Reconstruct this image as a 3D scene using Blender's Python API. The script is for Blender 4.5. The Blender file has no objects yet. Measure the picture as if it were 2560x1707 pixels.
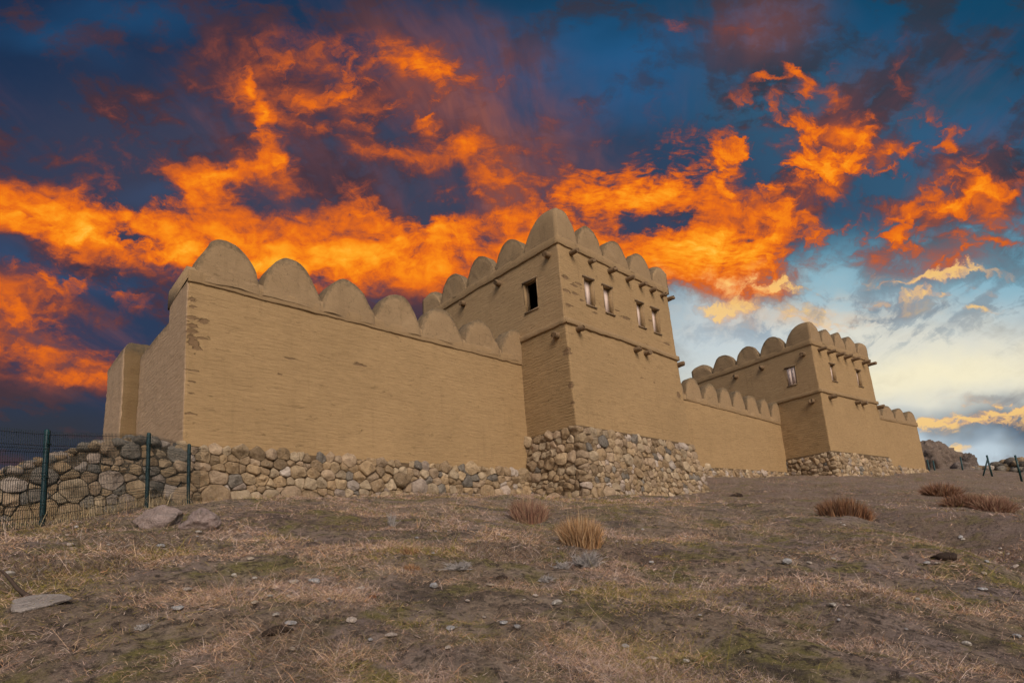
import bpy, bmesh, math, random
import numpy as np
from mathutils import Matrix, Vector
random.seed(4); RNG=np.random.default_rng(7)
SC=bpy.context.scene; COL=SC.collection
# ------------------------------------------------------------------ camera
F_PX,CX,CY=1489.4,1280.4,1167.5
PITCH,ROLL,YAW=.1637,.0694,.7664
sp,cp,sr,cr,sy,cy=math.sin(PITCH),math.cos(PITCH),math.sin(ROLL),math.cos(ROLL),math.sin(YAW),math.cos(YAW)
rv=np.array([cy,-sy,0.]); fv=np.array([sy*cp,cy*cp,sp]); uv=np.array([-sy*sp,-cy*sp,cp])
camX=rv*cr-uv*sr; camY=rv*sr+uv*cr
cam=bpy.data.cameras.new('camera'); camo=bpy.data.objects.new('camera',cam); COL.objects.link(camo)
cam.sensor_width=36; cam.lens=F_PX/2560*36; cam.shift_x=-(CX-1280)/2560; cam.shift_y=(CY-853.5)/2560
cam.clip_end=5000; cam.clip_start=.05
m=Matrix.Identity(4)
for i in range(3): m[i][0]=camX[i]; m[i][1]=camY[i]; m[i][2]=-fv[i]
camo.matrix_world=m; SC.camera=camo

# ------------------------------------------------------------------ helpers
def vnoise(p,seed=0):
    p=np.asarray(p,float); i=np.floor(p).astype(np.int64); f=p-i; f=f*f*(3-2*f)
    def h(a,b,c):
        n=(a*374761393+b*668265263+c*2147483647+seed*144665)&0xffffffff
        n=((n^(n>>13))*1274126177)&0xffffffff; n=((n^(n>>16))*2246822519)&0xffffffff
        return ((n^(n>>15))&0xffff)/32767.5-1
    x,y,z=i[:,0],i[:,1],i[:,2]; u,v,w=f[:,0],f[:,1],f[:,2]
    l=lambda a,b,t:a+(b-a)*t
    return l(l(l(h(x,y,z),h(x+1,y,z),u),l(h(x,y+1,z),h(x+1,y+1,z),u),v),l(l(h(x,y,z+1),h(x+1,y,z+1),u),l(h(x,y+1,z+1),h(x+1,y+1,z+1),u),v),w)
def fbm(p,seed=0,o=4,g=.5):
    p=np.asarray(p,float); a=1.;s=0.;t=0
    for k in range(o): s=s+a*vnoise(p*2**k+k*17.3,seed+k); t+=a; a*=g
    return s/t
def mesh(name,V,Fc,mat=None,parent=None,smooth=True,attrs=None,col=None):
    me=bpy.data.meshes.new(name); V=np.asarray(V,np.float32).reshape(-1,3)
    lt=np.array([len(f) for f in Fc],np.int32); lv=np.concatenate([np.asarray(f,np.int32) for f in Fc]) if len(Fc) else np.zeros(0,np.int32)
    me.vertices.add(len(V)); me.vertices.foreach_set('co',V.ravel())
    me.loops.add(len(lv)); me.loops.foreach_set('vertex_index',lv)
    me.polygons.add(len(lt)); me.polygons.foreach_set('loop_start',np.concatenate([[0],np.cumsum(lt)[:-1]]).astype(np.int32))
    me.update(calc_edges=True); me.validate()
    if smooth: me.polygons.foreach_set('use_smooth',np.ones(len(me.polygons),bool))
    if attrs:
        for k,a in attrs.items():
            at=me.attributes.new(k,'FLOAT','POINT'); at.data.foreach_set('value',np.asarray(a,np.float32))
    if col is not None:
        at=me.color_attributes.new('tint','FLOAT_COLOR','POINT'); c=np.ones((len(V),4),np.float32); c[:,:3]=col; at.data.foreach_set('color',c.ravel())
    o=bpy.data.objects.new(name,me); COL.objects.link(o)
    if mat: me.materials.append(mat)
    if parent: o.parent=parent
    return o
class MB:
    def __init__(s): s.v=[];s.f=[];s.c=[];s.n=0
    def add(s,V,Fc,col=None):
        V=np.asarray(V,float).reshape(-1,3); s.v.append(V); s.f+= [[i+s.n for i in f] for f in Fc]; s.n+=len(V)
        s.c.append(np.tile(np.asarray(col if col is not None else (1,1,1),float),(len(V),1)) if np.ndim(col)<2 else col)
    def build(s,name,mat,parent=None,smooth=True,useCol=False):
        return mesh(name,np.concatenate(s.v),s.f,mat,parent,smooth,col=np.concatenate(s.c) if useCol else None)
    def box(s,a,b,jit=0,col=None):
        x0,y0,z0=a;x1,y1,z1=b
        V=np.array([(x0,y0,z0),(x1,y0,z0),(x1,y1,z0),(x0,y1,z0),(x0,y0,z1),(x1,y0,z1),(x1,y1,z1),(x0,y1,z1)],float)
        if jit: V+=RNG.normal(0,jit,V.shape)
        s.add(V,[(0,3,2,1),(4,5,6,7),(0,1,5,4),(1,2,6,5),(2,3,7,6),(3,0,4,7)],col)
    def tube(s,pts,r,n=6,col=None,cap=True,jit=0):
        pts=np.asarray(pts,float); k=len(pts); r=np.broadcast_to(np.asarray(r,float),(k,))
        T=np.gradient(pts,axis=0); T/=np.linalg.norm(T,axis=1,keepdims=True)+1e-9
        up=np.array([0,0,1.]) if abs(T[0][2])<.9 else np.array([1.,0,0])
        V=[]
        for i in range(k):
            a=np.cross(T[i],up); a/=np.linalg.norm(a)+1e-9; b=np.cross(a,T[i])
            for j in range(n):
                t=2*math.pi*j/n; V.append(pts[i]+r[i]*(1+jit*RNG.normal())*(a*math.cos(t)+b*math.sin(t)))
        Fc=[(i*n+j,i*n+(j+1)%n,(i+1)*n+(j+1)%n,(i+1)*n+j) for i in range(k-1) for j in range(n)]
        if cap: Fc+=[tuple(range(n))[::-1],tuple(range((k-1)*n,k*n))]
        s.add(V,Fc,col)
def tag(o,label=None,cat=None,group=None,kind=None):
    if label: o['label']=label
    if cat: o['category']=cat
    if group: o['group']=group
    if kind: o['kind']=kind
    return o
def empty(name,loc=(0,0,0),rz=0):
    o=bpy.data.objects.new(name,None); COL.objects.link(o); o.location=loc; o.rotation_euler=(0,0,rz); o.empty_display_size=.3; return o

# ------------------------------------------------------------------ material helpers
class NT:
    def __init__(s,nt): s.t=nt; s.n=nt.nodes; s.l=nt.links
    def new(s,ty,**k):
        n=s.n.new(ty)
        for a,b in k.items(): setattr(n,a,b)
        return n
    def put(s,sock,v):
        if hasattr(v,'is_output'): s.l.new(v,sock)
        elif v is not None: sock.default_value=v
    def math(s,op,a,b=None,c=None,clamp=False):
        n=s.new('ShaderNodeMath',operation=op); n.use_clamp=clamp
        for i,v in enumerate((a,b,c)):
            if v is not None: s.put(n.inputs[i],v)
        return n.outputs[0]
    def vec(s,op,a,b=None):
        n=s.new('ShaderNodeVectorMath',operation=op); s.put(n.inputs[0],a)
        if b is not None: s.put(n.inputs[1],b)
        return n.outputs['Value'] if op in('DOT_PRODUCT','LENGTH') else n.outputs[0]
    def mix(s,f,a,b,blend='MIX'):
        n=s.new('ShaderNodeMix',data_type='RGBA',blend_type=blend); n.clamp_factor=True
        s.put(n.inputs[0],f); 
        for i,v in ((6,a),(7,b)): s.put(n.inputs[i],(*v,1) if isinstance(v,tuple) and len(v)==3 else v)
        return n.outputs[2]
    def mapr(s,v,a,b,c=0.,d=1.,smooth=False):
        n=s.new('ShaderNodeMapRange'); n.interpolation_type='SMOOTHSTEP' if smooth else 'LINEAR'
        for i,x in enumerate((v,a,b,c,d)): s.put(n.inputs[i],x)
        return n.outputs[0]
    def noise(s,vec,scale,detail=4,rough=.55,dist=0,col=False,dim='3D'):
        n=s.new('ShaderNodeTexNoise',noise_dimensions=dim); s.put(n.inputs['Vector'],vec); n.inputs['Scale'].default_value=scale; n.inputs['Detail'].default_value=detail
        n.inputs['Roughness'].default_value=rough; n.inputs['Distortion'].default_value=dist
        return n.outputs['Color' if col else 'Fac']
    def mapping(s,vec,scale=(1,1,1),loc=(0,0,0),rot=(0,0,0),ty='POINT'):
        n=s.new('ShaderNodeMapping',vector_type=ty); s.put(n.inputs['Vector'],vec)
        n.inputs['Location'].default_value=loc; n.inputs['Rotation'].default_value=rot; n.inputs['Scale'].default_value=scale
        return n.outputs[0]
    def attr(s,name,col=False):
        n=s.new('ShaderNodeAttribute',attribute_name=name); return n.outputs['Color' if col else 'Fac']
    def bump(s,h,dist,strength=1.,normal=None):
        n=s.new('ShaderNodeBump'); s.put(n.inputs['Height'],h); n.inputs['Distance'].default_value=dist; n.inputs['Strength'].default_value=strength
        if normal is not None: s.put(n.inputs['Normal'],normal)
        return n.outputs[0]
def newmat(name,rough=.95):
    m=bpy.data.materials.new(name); m.use_nodes=True; t=NT(m.node_tree); b=t.n['Principled BSDF']
    b.inputs['Roughness'].default_value=rough; b.inputs['Specular IOR Level'].default_value=.15
    return m,t,b
def setc(t,b,c,n=None):
    t.put(b.inputs['Base Color'],(*c,1) if isinstance(c,tuple) else c)
    if n is not None: t.put(b.inputs['Normal'],n)

def mat_plaster(name,base,dark,pink,streak=1.,speck=1.,crack=0.):
    m,t,b=newmat(name); P=t.new('ShaderNodeTexCoord').outputs['Object']
    big=t.noise(P,.35,4,.6); st=t.noise(t.mapping(P,(2.6,2.6,12)),1.,7,.68,.25); st2=t.noise(t.mapping(P,(.7,.7,7.)),1.,4,.6,.3); grit=t.noise(P,85,3,.7)
    fine=t.noise(P,38,3,.7); mid=t.noise(t.mapping(P,(3,3,9)),1.,5,.65)
    c=t.mix(t.mapr(big,.3,.7),base,tuple(x*.86 for x in base))
    c=t.mix(t.attr('tone'),c,pink)
    c=t.mix(t.math('MULTIPLY',t.mapr(st,.36,.60,1,0),.36*streak),c,dark)
    c=t.mix(t.math('MULTIPLY',t.mapr(mid,.55,.75),.22),c,tuple(min(1,x*1.3) for x in base))
    c=t.mix(t.math('MULTIPLY',t.mapr(fine,.55,.8),.35*speck),c,tuple(min(1,x*1.45) for x in base))
    c=t.mix(t.math('MULTIPLY',t.mapr(fine,.45,.25),.4*speck),c,dark)
    # short dark slits and pits in the mud coat
    sl=t.noise(t.mapping(P,(1.3,1.3,12),loc=(3,1,7)),1.,4,.6,.5); mk=t.noise(t.mapping(P,(1.6,1.6,4.5),loc=(1,8,3)),1.,3,.6)
    slit=t.math('MULTIPLY',t.mapr(t.math('ABSOLUTE',t.math('SUBTRACT',sl,.5)),0.,.006,1,0),t.mapr(mk,.56,.68))
    pit=t.mapr(t.noise(t.mapping(P,(4.5,4.5,11),loc=(9,4,2)),1.,3,.6),.755,.80)
    # mud brick courses printing through the coat
    sz=t.new('ShaderNodeSeparateXYZ'); t.l.new(P,sz.inputs[0]); cw=t.math('ADD',t.math('MULTIPLY',sz.outputs[2],44.),t.math('MULTIPLY',t.noise(t.mapping(P,(.9,.9,2.2)),1.,4,.6),13.))
    crs=t.math('POWER',t.mapr(t.math('SINE',cw),-1,1),6.); crs=t.math('MULTIPLY',crs,t.mapr(t.noise(t.mapping(P,(1.7,1.7,3)),1.,3,.6),.38,.62))
    c=t.mix(t.math('MULTIPLY',crs,.22*streak*streak),c,dark)
    if crack:
        vo=t.new('ShaderNodeTexVoronoi',feature='DISTANCE_TO_EDGE'); t.l.new(t.vec('ADD',P,t.vec('SCALE' if 0 else 'MULTIPLY',t.noise(P,4,3,.6,0,True),(.35,.35,.35))),vo.inputs['Vector']); vo.inputs['Scale'].default_value=2.6
        ck=t.math('MULTIPLY',t.mapr(vo.outputs['Distance'],0,.014,1,0),t.mapr(t.noise(P,2.2,2,.5),.5,.6)); c=t.mix(t.math('MULTIPLY',ck,crack),c,tuple(x*.4 for x in dark))
    stn=t.noise(t.mapping(P,(5,5,.35)),1.,4,.6); c=t.mix(t.math('MULTIPLY',t.mapr(stn,.55,.72),.22),c,dark)
    hole=t.math('MAXIMUM',t.math('MULTIPLY',slit,.8*streak),pit)
    c=t.mix(t.math('MULTIPLY',t.mapr(grit,.56,.75),.35*speck),c,tuple(min(1,x*1.5) for x in base))
    c=t.mix(t.math('MULTIPLY',hole,.75),c,tuple(x*.45 for x in dark))
    w=t.attr('wear'); wn=t.noise(t.mapping(P,(4,4,13)),1.,4,.6,.5)
    wm=t.mapr(t.math('ADD',w,t.math('MULTIPLY',t.math('SUBTRACT',wn,.5),1.5)),.5,.6)
    c=t.mix(t.math('MULTIPLY',wm,.66),c,(.125,.07,.04))
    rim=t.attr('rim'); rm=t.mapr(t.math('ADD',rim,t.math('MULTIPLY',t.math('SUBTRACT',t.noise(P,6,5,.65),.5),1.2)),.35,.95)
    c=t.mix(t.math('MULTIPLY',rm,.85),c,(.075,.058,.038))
    h=t.math('ADD',t.math('MULTIPLY',st,.42*streak),t.math('ADD',t.math('MULTIPLY',st2,.22*streak*streak),t.math('ADD',t.math('MULTIPLY',fine,.16),t.math('ADD',t.math('MULTIPLY',grit,.07),t.math('MULTIPLY',mid,.2)))))
    h=t.math('SUBTRACT',h,t.math('MULTIPLY',crs,.15*streak*streak))
    h=t.math('SUBTRACT',t.math('SUBTRACT',h,t.math('MULTIPLY',hole,.5)),t.math('MULTIPLY',wm,.6))
    setc(t,b,c,t.bump(h,.055,1.)); return m
OCH=(.352,.224,.108); DRK=(.175,.108,.052); PNK=(.415,.275,.17)
M_plaster=mat_plaster('mud_plaster',OCH,DRK,PNK,.85,1.25)
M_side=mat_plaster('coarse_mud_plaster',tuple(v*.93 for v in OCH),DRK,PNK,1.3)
M_shadebrick=mat_plaster('shaded_bare_brick',(.19,.12,.058),(.11,.066,.032),PNK,.55)  # bare brick brown, with the shade of the pier's corner put into the colour
M_merlon=mat_plaster('weathered_mud_plaster',(.305,.2,.108),(.15,.095,.05),PNK,.4,1.6,.8)
M_ledge=mat_plaster('ledge_mud',(.31,.2,.103),(.15,.092,.046),PNK,.5,1.3,.5)
def mat_stone(name,lich=.3):
    m,t,b=newmat(name,.9); P=t.new('ShaderNodeTexCoord').outputs['Object']
    a=t.noise(P,3.2,5,.65,.4); f=t.noise(P,17,6,.72); v=t.noise(P,45,3,.6)
    c=t.attr('tint',True)
    c=t.mix(t.mapr(a,.35,.68),t.mix(1.,c,(.62,.6,.58),'MULTIPLY'),c)
    c=t.mix(t.math('MULTIPLY',t.mapr(f,.52,.7),.6),c,t.mix(.5,c,(.62,.5,.38)))
    c=t.mix(t.math('MULTIPLY',t.mapr(f,.45,.3),.5),c,(.10,.07,.045))
    c=t.mix(t.math('MULTIPLY',t.mapr(t.noise(P,5.5,5,.7,.6),.56,.66),lich),c,(.10,.09,.06))
    h=t.math('ADD',t.math('MULTIPLY',f,.7),t.math('ADD',t.math('MULTIPLY',v,.25),t.math('MULTIPLY',a,.7)))
    setc(t,b,c,t.bump(h,.12,1.)); return m
M_stone=mat_stone('rubble_stone',.35); M_old=mat_stone('lichened_stone',.5); M_rock=mat_stone('outcrop_rock',.6)
def mat_core():
    m,t,b=newmat('mud_core'); P=t.new('ShaderNodeTexCoord').outputs['Object']; f=t.noise(P,14,5,.7)
    setc(t,b,t.mix(f,(.07,.045,.026),(.18,.115,.062)),t.bump(f,.06)); return m
M_core=mat_core()
def mat_wood(name,a,bc):
    m,t,b=newmat(name,.85); P=t.new('ShaderNodeTexCoord').outputs['Object']
    g=t.noise(t.mapping(P,(16,16,1.6)),1.,5,.65,.4); setc(t,b,t.mix(g,a,bc),t.bump(g,.012)); return m
M_shut=mat_wood('pale_shutter_wood',(.56,.42,.35),(.66,.51,.43)); M_frame=mat_wood('frame_wood',(.13,.085,.05),(.27,.18,.105)); M_log=mat_wood('mud_caked_log',(.11,.07,.04),(.235,.15,.082))
def mat_flat(name,c,rough=.5,spec=.4):
    m,t,b=newmat(name,rough); P=t.new('ShaderNodeTexCoord').outputs['Object']; n=t.noise(P,9,4,.6)
    b.inputs['Specular IOR Level'].default_value=spec; setc(t,b,t.mix(n,tuple(x*.75 for x in c),tuple(min(1,x*1.2) for x in c))); return m
M_green=mat_flat('green_powder_coat',(.003,.030,.030)); M_wire=mat_flat('green_wire',(.006,.014,.013)); M_bolt=mat_flat('bolt_iron',(.12,.05,.04),.6)
def mat_tint(name,trans=0):
    m,t,b=newmat(name,.9); setc(t,b,t.attr('tint',True)); return m
M_blade=mat_tint('dry_stalk')

# ------------------------------------------------------------------ terrain
R2=-.1381; PIV=(29.404,19.2036)
def g2(x,y):
    dx,dy=x-PIV[0],y-PIV[1]; c,s=math.cos(R2),math.sin(R2); return (PIV[0]+dx*c-dy*s, PIV[1]+dx*s+dy*c)
def base_plane(x,y): return -1.55+.06*x+.21*y
ctrl=[(0,0,-1.55),(-2,2,-1.45),(2.8,3,-.78),(.3,5,-.5),(5.6,.8,-1.07),(-4,6,-.6),(-4,-4,-2.5),(4,-4,-2.1),(10,-6,-2.2),(20,-6,-1.6),(35,-6,-.9),(60,-5,.6),
 (1.2,13,1.25),(.6,12.5,1.09),(-3,12,.7),(3.3,15.5,1.89),(4.6,17.3,2.14),(3.3,18.6,1.95),(1.7,18.6,1.65),(0,18,1.45),(-4,18,1.0),
 (5.3,19,2.38),(7.3,19,2.46),(10.3,19,2.67),(14.2,19,2.94),(19.5,19,3.2),(19.4,16,2.66),(23.1,16,2.78),(29.6,16,3.3),(32.5,17,4.0),
 (*g2(34.4,19.2),4.66),(*g2(38.5,19.2),4.79),(*g2(43.8,19.2),4.98),(*g2(45,15.9),4.5),(*g2(53.8,15.9),4.93),(*g2(63.3,19.3),5.86),(*g2(69.9,19.3),6.26),
 (75,10.4,6.1),(74,7.3,5.2),(44,9.5,3.15),(35.3,6,1.8),(24.2,2.5,.42),(10,10,1.1),(15,12,1.85),(27,5,1.05)]
# grassy spur running down from the big tower towards the path, with a hollow behind it
spur=np.array([(21.6,12.2),(20.4,9.2),(18.6,6.5),(15.2,4.0),(12.6,2.7)]); 
ctrl=np.array(ctrl,float)
def kern(r): return r*r*np.log(r+1e-9)
_n=len(ctrl); _res=ctrl[:,2]-base_plane(ctrl[:,0],ctrl[:,1])
_D=np.hypot(ctrl[:,None,0]-ctrl[None,:,0],ctrl[:,None,1]-ctrl[None,:,1])
_A=np.zeros((_n+3,_n+3)); _A[:_n,:_n]=kern(_D)+np.eye(_n)*.6; _A[:_n,_n]=1; _A[:_n,_n+1:]=ctrl[:,:2]; _A[_n:,:_n]=_A[:_n,_n:].T
_W=np.linalg.solve(_A,np.concatenate([_res,[0,0,0]]))
def sstep(a,b,x):
    t=np.clip((x-a)/(b-a),0,1); return t*t*(3-2*t)
def spur_dist(x,y):
    best=np.full(np.shape(x),9e9); side=np.zeros(np.shape(x))
    for a,b in zip(spur[:-1],spur[1:]):
        ab=b-a; t=np.clip(((x-a[0])*ab[0]+(y-a[1])*ab[1])/(ab@ab),0,1); dx=x-a[0]-t*ab[0]; dy=y-a[1]-t*ab[1]; dd=np.hypot(dx,dy)
        s=ab[0]*dy-ab[1]*dx; side=np.where(dd<best,s,side); best=np.minimum(best,dd)
    return best,np.where(side>0,best,-best)   # the signed one is + on the far side
def heath(x,y):
    # dark purplish dead herbs grow beyond the spur, lighter dry grass on its crest
    b,sd=spur_dist(x,y); return sstep(.4,2.2,sd)*sstep(13,17,x)
def terrain(x,y,detail=True):
    x=np.atleast_1d(np.asarray(x,float)); y=np.atleast_1d(np.asarray(y,float)); r=np.hypot(x,y)
    z=base_plane(x,y); q=np.full_like(z,_W[_n])+_W[_n+1]*x+_W[_n+2]*y
    for i in range(_n): q+=_W[i]*kern(np.hypot(x-ctrl[i,0],y-ctrl[i,1]))
    z=z+np.clip(q,-3,4)*(1-sstep(80,130,r))
    wy=np.where(x<PIV[0],PIV[1],PIV[1]+(x-PIV[0])*math.tan(R2)); d=np.maximum(y-wy-1.5,0); z=z-.34*d
    z=z-.16*np.maximum(x-78,0)
    best,sd=spur_dist(x,y)
    z=z+.10*np.exp(-(best/1.6)**2)-(.45+.65*sstep(11.5,7.5,y))*np.exp(-((sd-3.0)/1.7)**2)
    z=z*(1-sstep(110,420,r))-40*sstep(110,420,r)
    if detail:
        p=np.stack([x,y,0*x],1); k=1/(1+(r/40)**2)
        z=z+.15*fbm(p*.42,3,2)*np.minimum(1,r/6)+(.095*fbm(p*1.35,5,3)+.045*fbm(p*4.5,9,3))*k
    return z
def z1(x,y): return float(terrain(x,y)[0])
def at(xd,yd):
    """the spot of ground seen at a place of the 2352-wide view"""
    rr=(xd*1.08843-CX)/F_PX; uu=-(yd*1.08843-CY)/F_PX
    d=fv+camX*rr+camY*uu; d=d/math.hypot(d[0],d[1])
    t=np.concatenate([np.arange(1.5,12,.03),np.arange(12,95,.1)])
    zz=terrain(t*d[0],t*d[1]); k=np.argmax(zz>t*d[2]); 
    if k==0: k=len(t)-1
    return (t[k]*d[0],t[k]*d[1],zz[k],t[k])
def pxm(r): return F_PX/1.08843/r     # pixels of that view per metre at distance r
# ground sheet: polar grid round the viewpoint
def build_ground():
    ang=np.concatenate([np.linspace(-math.pi,-.35,60,endpoint=False),np.linspace(-.35,1.9,760,endpoint=False),np.linspace(1.9,math.pi,40,endpoint=False)])
    rad=np.concatenate([[.02],np.geomspace(.4,95,430),np.geomspace(100,2500,40)])
    A,Rr=np.meshgrid(ang,rad); x=(Rr*np.sin(A)).ravel(); y=(Rr*np.cos(A)).ravel()
    z=terrain(x,y); na,nr=len(ang),len(rad)
    i=np.arange(nr-1)[:,None]*na; j=np.arange(na)[None,:]; j2=(j+1)%na
    Q=np.stack([i+j,i+na+j,i+na+j2,i+j2],-1).reshape(-1,4)
    V=np.stack([x,y,z],1)
    m,t,b=newmat('dry_hillside'); P=t.new('ShaderNodeTexCoord').outputs['Object']
    n1=t.noise(P,.55,5,.6,.3); n2=t.noise(P,2.1,5,.65,.4); n3=t.noise(P,9,6,.7,.3); n4=t.noise(P,42,5,.75)
    n5=t.noise(P,110,4,.75); warm=t.noise(P,.28,4,.6)
    c=t.mix(t.mapr(n2,.36,.64),(.165,.113,.077),(.275,.20,.142))
    c=t.mix(t.mapr(n1,.47,.64),c,(.235,.172,.15))
    c=t.mix(t.math('MULTIPLY',t.mapr(warm,.5,.68),.7),c,(.125,.072,.054))
    c=t.mix(t.math('MULTIPLY',t.mapr(t.noise(P,1.1,6,.68,.5),.49,.60),.9),c,(.155,.128,.036))
    c=t.mix(t.math('MULTIPLY',t.mapr(n3,.52,.38),.9),c,(.035,.024,.018))
    dkp=t.mapr(t.noise(P,.85,6,.7,.4),.53,.63); c=t.mix(t.math('MULTIPLY',dkp,.7),c,(.052,.038,.03))
    c=t.mix(t.math('MULTIPLY',t.mapr(n4,.55,.70),.55),c,(.40,.29,.205))
    c=t.mix(t.math('MULTIPLY',t.mapr(n4,.46,.32),.75),c,(.045,.032,.024))
    c=t.mix(t.math('MULTIPLY',t.mapr(n5,.58,.72),.6),c,(.45,.35,.26))
    c=t.mix(t.math('MULTIPLY',t.attr('heath'),t.mapr(t.noise(P,.6,5,.65),.36,.62,.05,.7)),c,t.mix(t.mapr(n4,.35,.65),(.062,.041,.032),(.29,.20,.155)))
    h=t.math('ADD',t.math('MULTIPLY',n3,.7),t.math('MULTIPLY',n4,.35)); setc(t,b,c,t.bump(h,.09,1.))
    return tag(mesh('ground',V,Q,m,attrs={'heath':heath(x,y)}),kind='structure')
build_ground()

# ------------------------------------------------------------------ grass
def blades(x,y,z,L,W,lean,azi,col,curl=.35):
    """many stalks as one array: five points each (two quads' worth in a quad and a tip)"""
    n=len(x); d=np.stack([np.cos(azi)*np.sin(lean),np.sin(azi)*np.sin(lean),np.cos(lean)],1)
    side=np.stack([-np.sin(azi),np.cos(azi),0*azi],1)
    tw=RNG.uniform(0,math.pi,n)[:,None]; nrm=np.cross(d,side); side=side*np.cos(tw)+nrm*np.sin(tw)
    b=np.stack([x,y,z],1); mid=b+d*(L*.55)[:,None]; tip=b+d*L[:,None]+np.stack([np.cos(azi),np.sin(azi),-.6+0*azi],1)*(L*curl*RNG.uniform(-.4,1.6,n))[:,None]*.5
    w=(W*.5)[:,None]*side
    V=np.stack([b-w,b+w,mid+w*.8,mid-w*.8,tip],1).reshape(-1,3)
    i=np.arange(n)*5
    Q=np.stack([i,i+1,i+2,i+3],1); T=np.stack([i+3,i+2,i+4],1)
    return V,Q,T,np.repeat(col,5,0)
def blade_mesh(name,parts,mat,parent=None):
    me=bpy.data.meshes.new(name); off=0;Vs=[];Qs=[];Ts=[];Cs=[]
    for V,Q,T,C in parts: Vs.append(V);Qs.append(Q+off);Ts.append(T+off);Cs.append(C);off+=len(V)
    V=np.concatenate(Vs).astype(np.float32);Q=np.concatenate(Qs);T=np.concatenate(Ts);C=np.concatenate(Cs)
    lv=np.concatenate([Q.ravel(),T.ravel()]).astype(np.int32); ls=np.concatenate([np.arange(len(Q))*4,len(Q)*4+np.arange(len(T))*3]).astype(np.int32)
    me.vertices.add(len(V)); me.vertices.foreach_set('co',V.ravel()); me.loops.add(len(lv)); me.loops.foreach_set('vertex_index',lv)
    me.polygons.add(len(ls)); me.polygons.foreach_set('loop_start',ls); me.update(calc_edges=True)
    at_=me.color_attributes.new('tint','FLOAT_COLOR','POINT'); c=np.ones((len(V),4),np.float32); c[:,:3]=C; at_.data.foreach_set('color',c.ravel())
    me.materials.append(mat); o=bpy.data.objects.new(name,me); COL.objects.link(o)
    if parent: o.parent=parent
    return o
PAL=np.array([(.56,.41,.265),(.40,.28,.175),(.35,.25,.205),(.19,.13,.095),(.48,.40,.34),(.21,.18,.045),(.44,.245,.13)])
def pick(w,n):
    c=PAL[RNG.choice(len(PAL),n,p=np.array(w)/sum(w))]; return c*RNG.uniform(.6,1.25,(n,1))
def on_ground_mask(x,y):
    wy=np.where(x<PIV[0],PIV[1],PIV[1]+(x-PIV[0])*math.tan(R2))
    t1=(x>19.3)&(x<29.9)&(y>15.9); lx=PIV[0]+(x-PIV[0])*math.cos(R2)+(y-PIV[1])*math.sin(R2); ly=PIV[1]-(x-PIV[0])*math.sin(R2)+(y-PIV[1])*math.cos(R2)
    t2=(lx>44.3)&(lx<54.1)&(ly>15.6)
    return (y<wy-.15)&~t1&~t2
def build_grass():
    parts=[]
    for n,r0,r1,wk,lk in ((800000,1.8,9,.75,.9),(460000,8,22,1.1,1.05),(330000,19,75,2.5,1.35)):
        u=RNG.uniform(0,1,n); r=r0*(r1/r0)**u if r0<15 else r0+(r1-r0)*u**1.5
        a=YAW+RNG.uniform(-.86,.86,n); x=r*np.sin(a); y=r*np.cos(a)
        p=np.stack([x,y,0*x],1)
        cl=fbm(p*1.1,21,3); cl2=fbm(p*4.,22,2)
        keep=on_ground_mask(x,y)&(RNG.uniform(0,1,n)<np.clip(.55+1.2*cl+.8*cl2,.06,1)); x,y,r,p,cl=x[keep],y[keep],r[keep],p[keep],cl[keep]; n=len(x)
        hue=fbm(p*.7,31,3); gr=fbm(p*.9+5,33,3)
        col=pick((2.4,3,3,3.4,1.6,1.2,1.1),n)
        g=(gr>.12)&(RNG.uniform(0,1,n)<.7); col[g]=pick((.7,.8,.3,.6,.3,8,.3),g.sum())
        q=(hue>.15)&(RNG.uniform(0,1,n)<.6); col[q]=pick((.6,.8,4,2,3,.2,.3),q.sum())
        hh=heath(x,y); q=RNG.uniform(0,1,n)<hh*.75; lp=fbm(p*np.array([.5,.9,1])+3,37,4); col[q]=pick((.6,1.2,3.2,4,1.6,.6,.9),q.sum())*np.clip(.95+1.5*lp[q],.45,1.6)[:,None]
        col=col*np.array((1.24,1.12,1.08)); dm=fbm(p*.85+11,35,4); b_=(dm>.16)&(RNG.uniform(0,1,n)<.75); col[b_]=pick((.3,1,1.2,7,.6,.6,.5),b_.sum())*.8
        L=RNG.lognormal(math.log(.052),.5,n)*lk*np.clip(1+.8*cl,.5,1.8); W=RNG.uniform(.0016,.0036,n)*wk*np.clip(r/5,.8,1.6)
        lean=np.clip(RNG.normal(1.12,.33,n),.1,1.52)
        tall=RNG.uniform(0,1,n)<.012; L[tall]*=2.6; lean[tall]*=.55
        parts.append(blades(x,y,terrain(x,y)-.005,L,W,lean,RNG.uniform(0,2*math.pi,n),col))
    o=blade_mesh('dry_grass',parts,M_blade); tag(o,'short matted dry grass covering the whole hillside','grass',kind='stuff')
build_grass()
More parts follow.
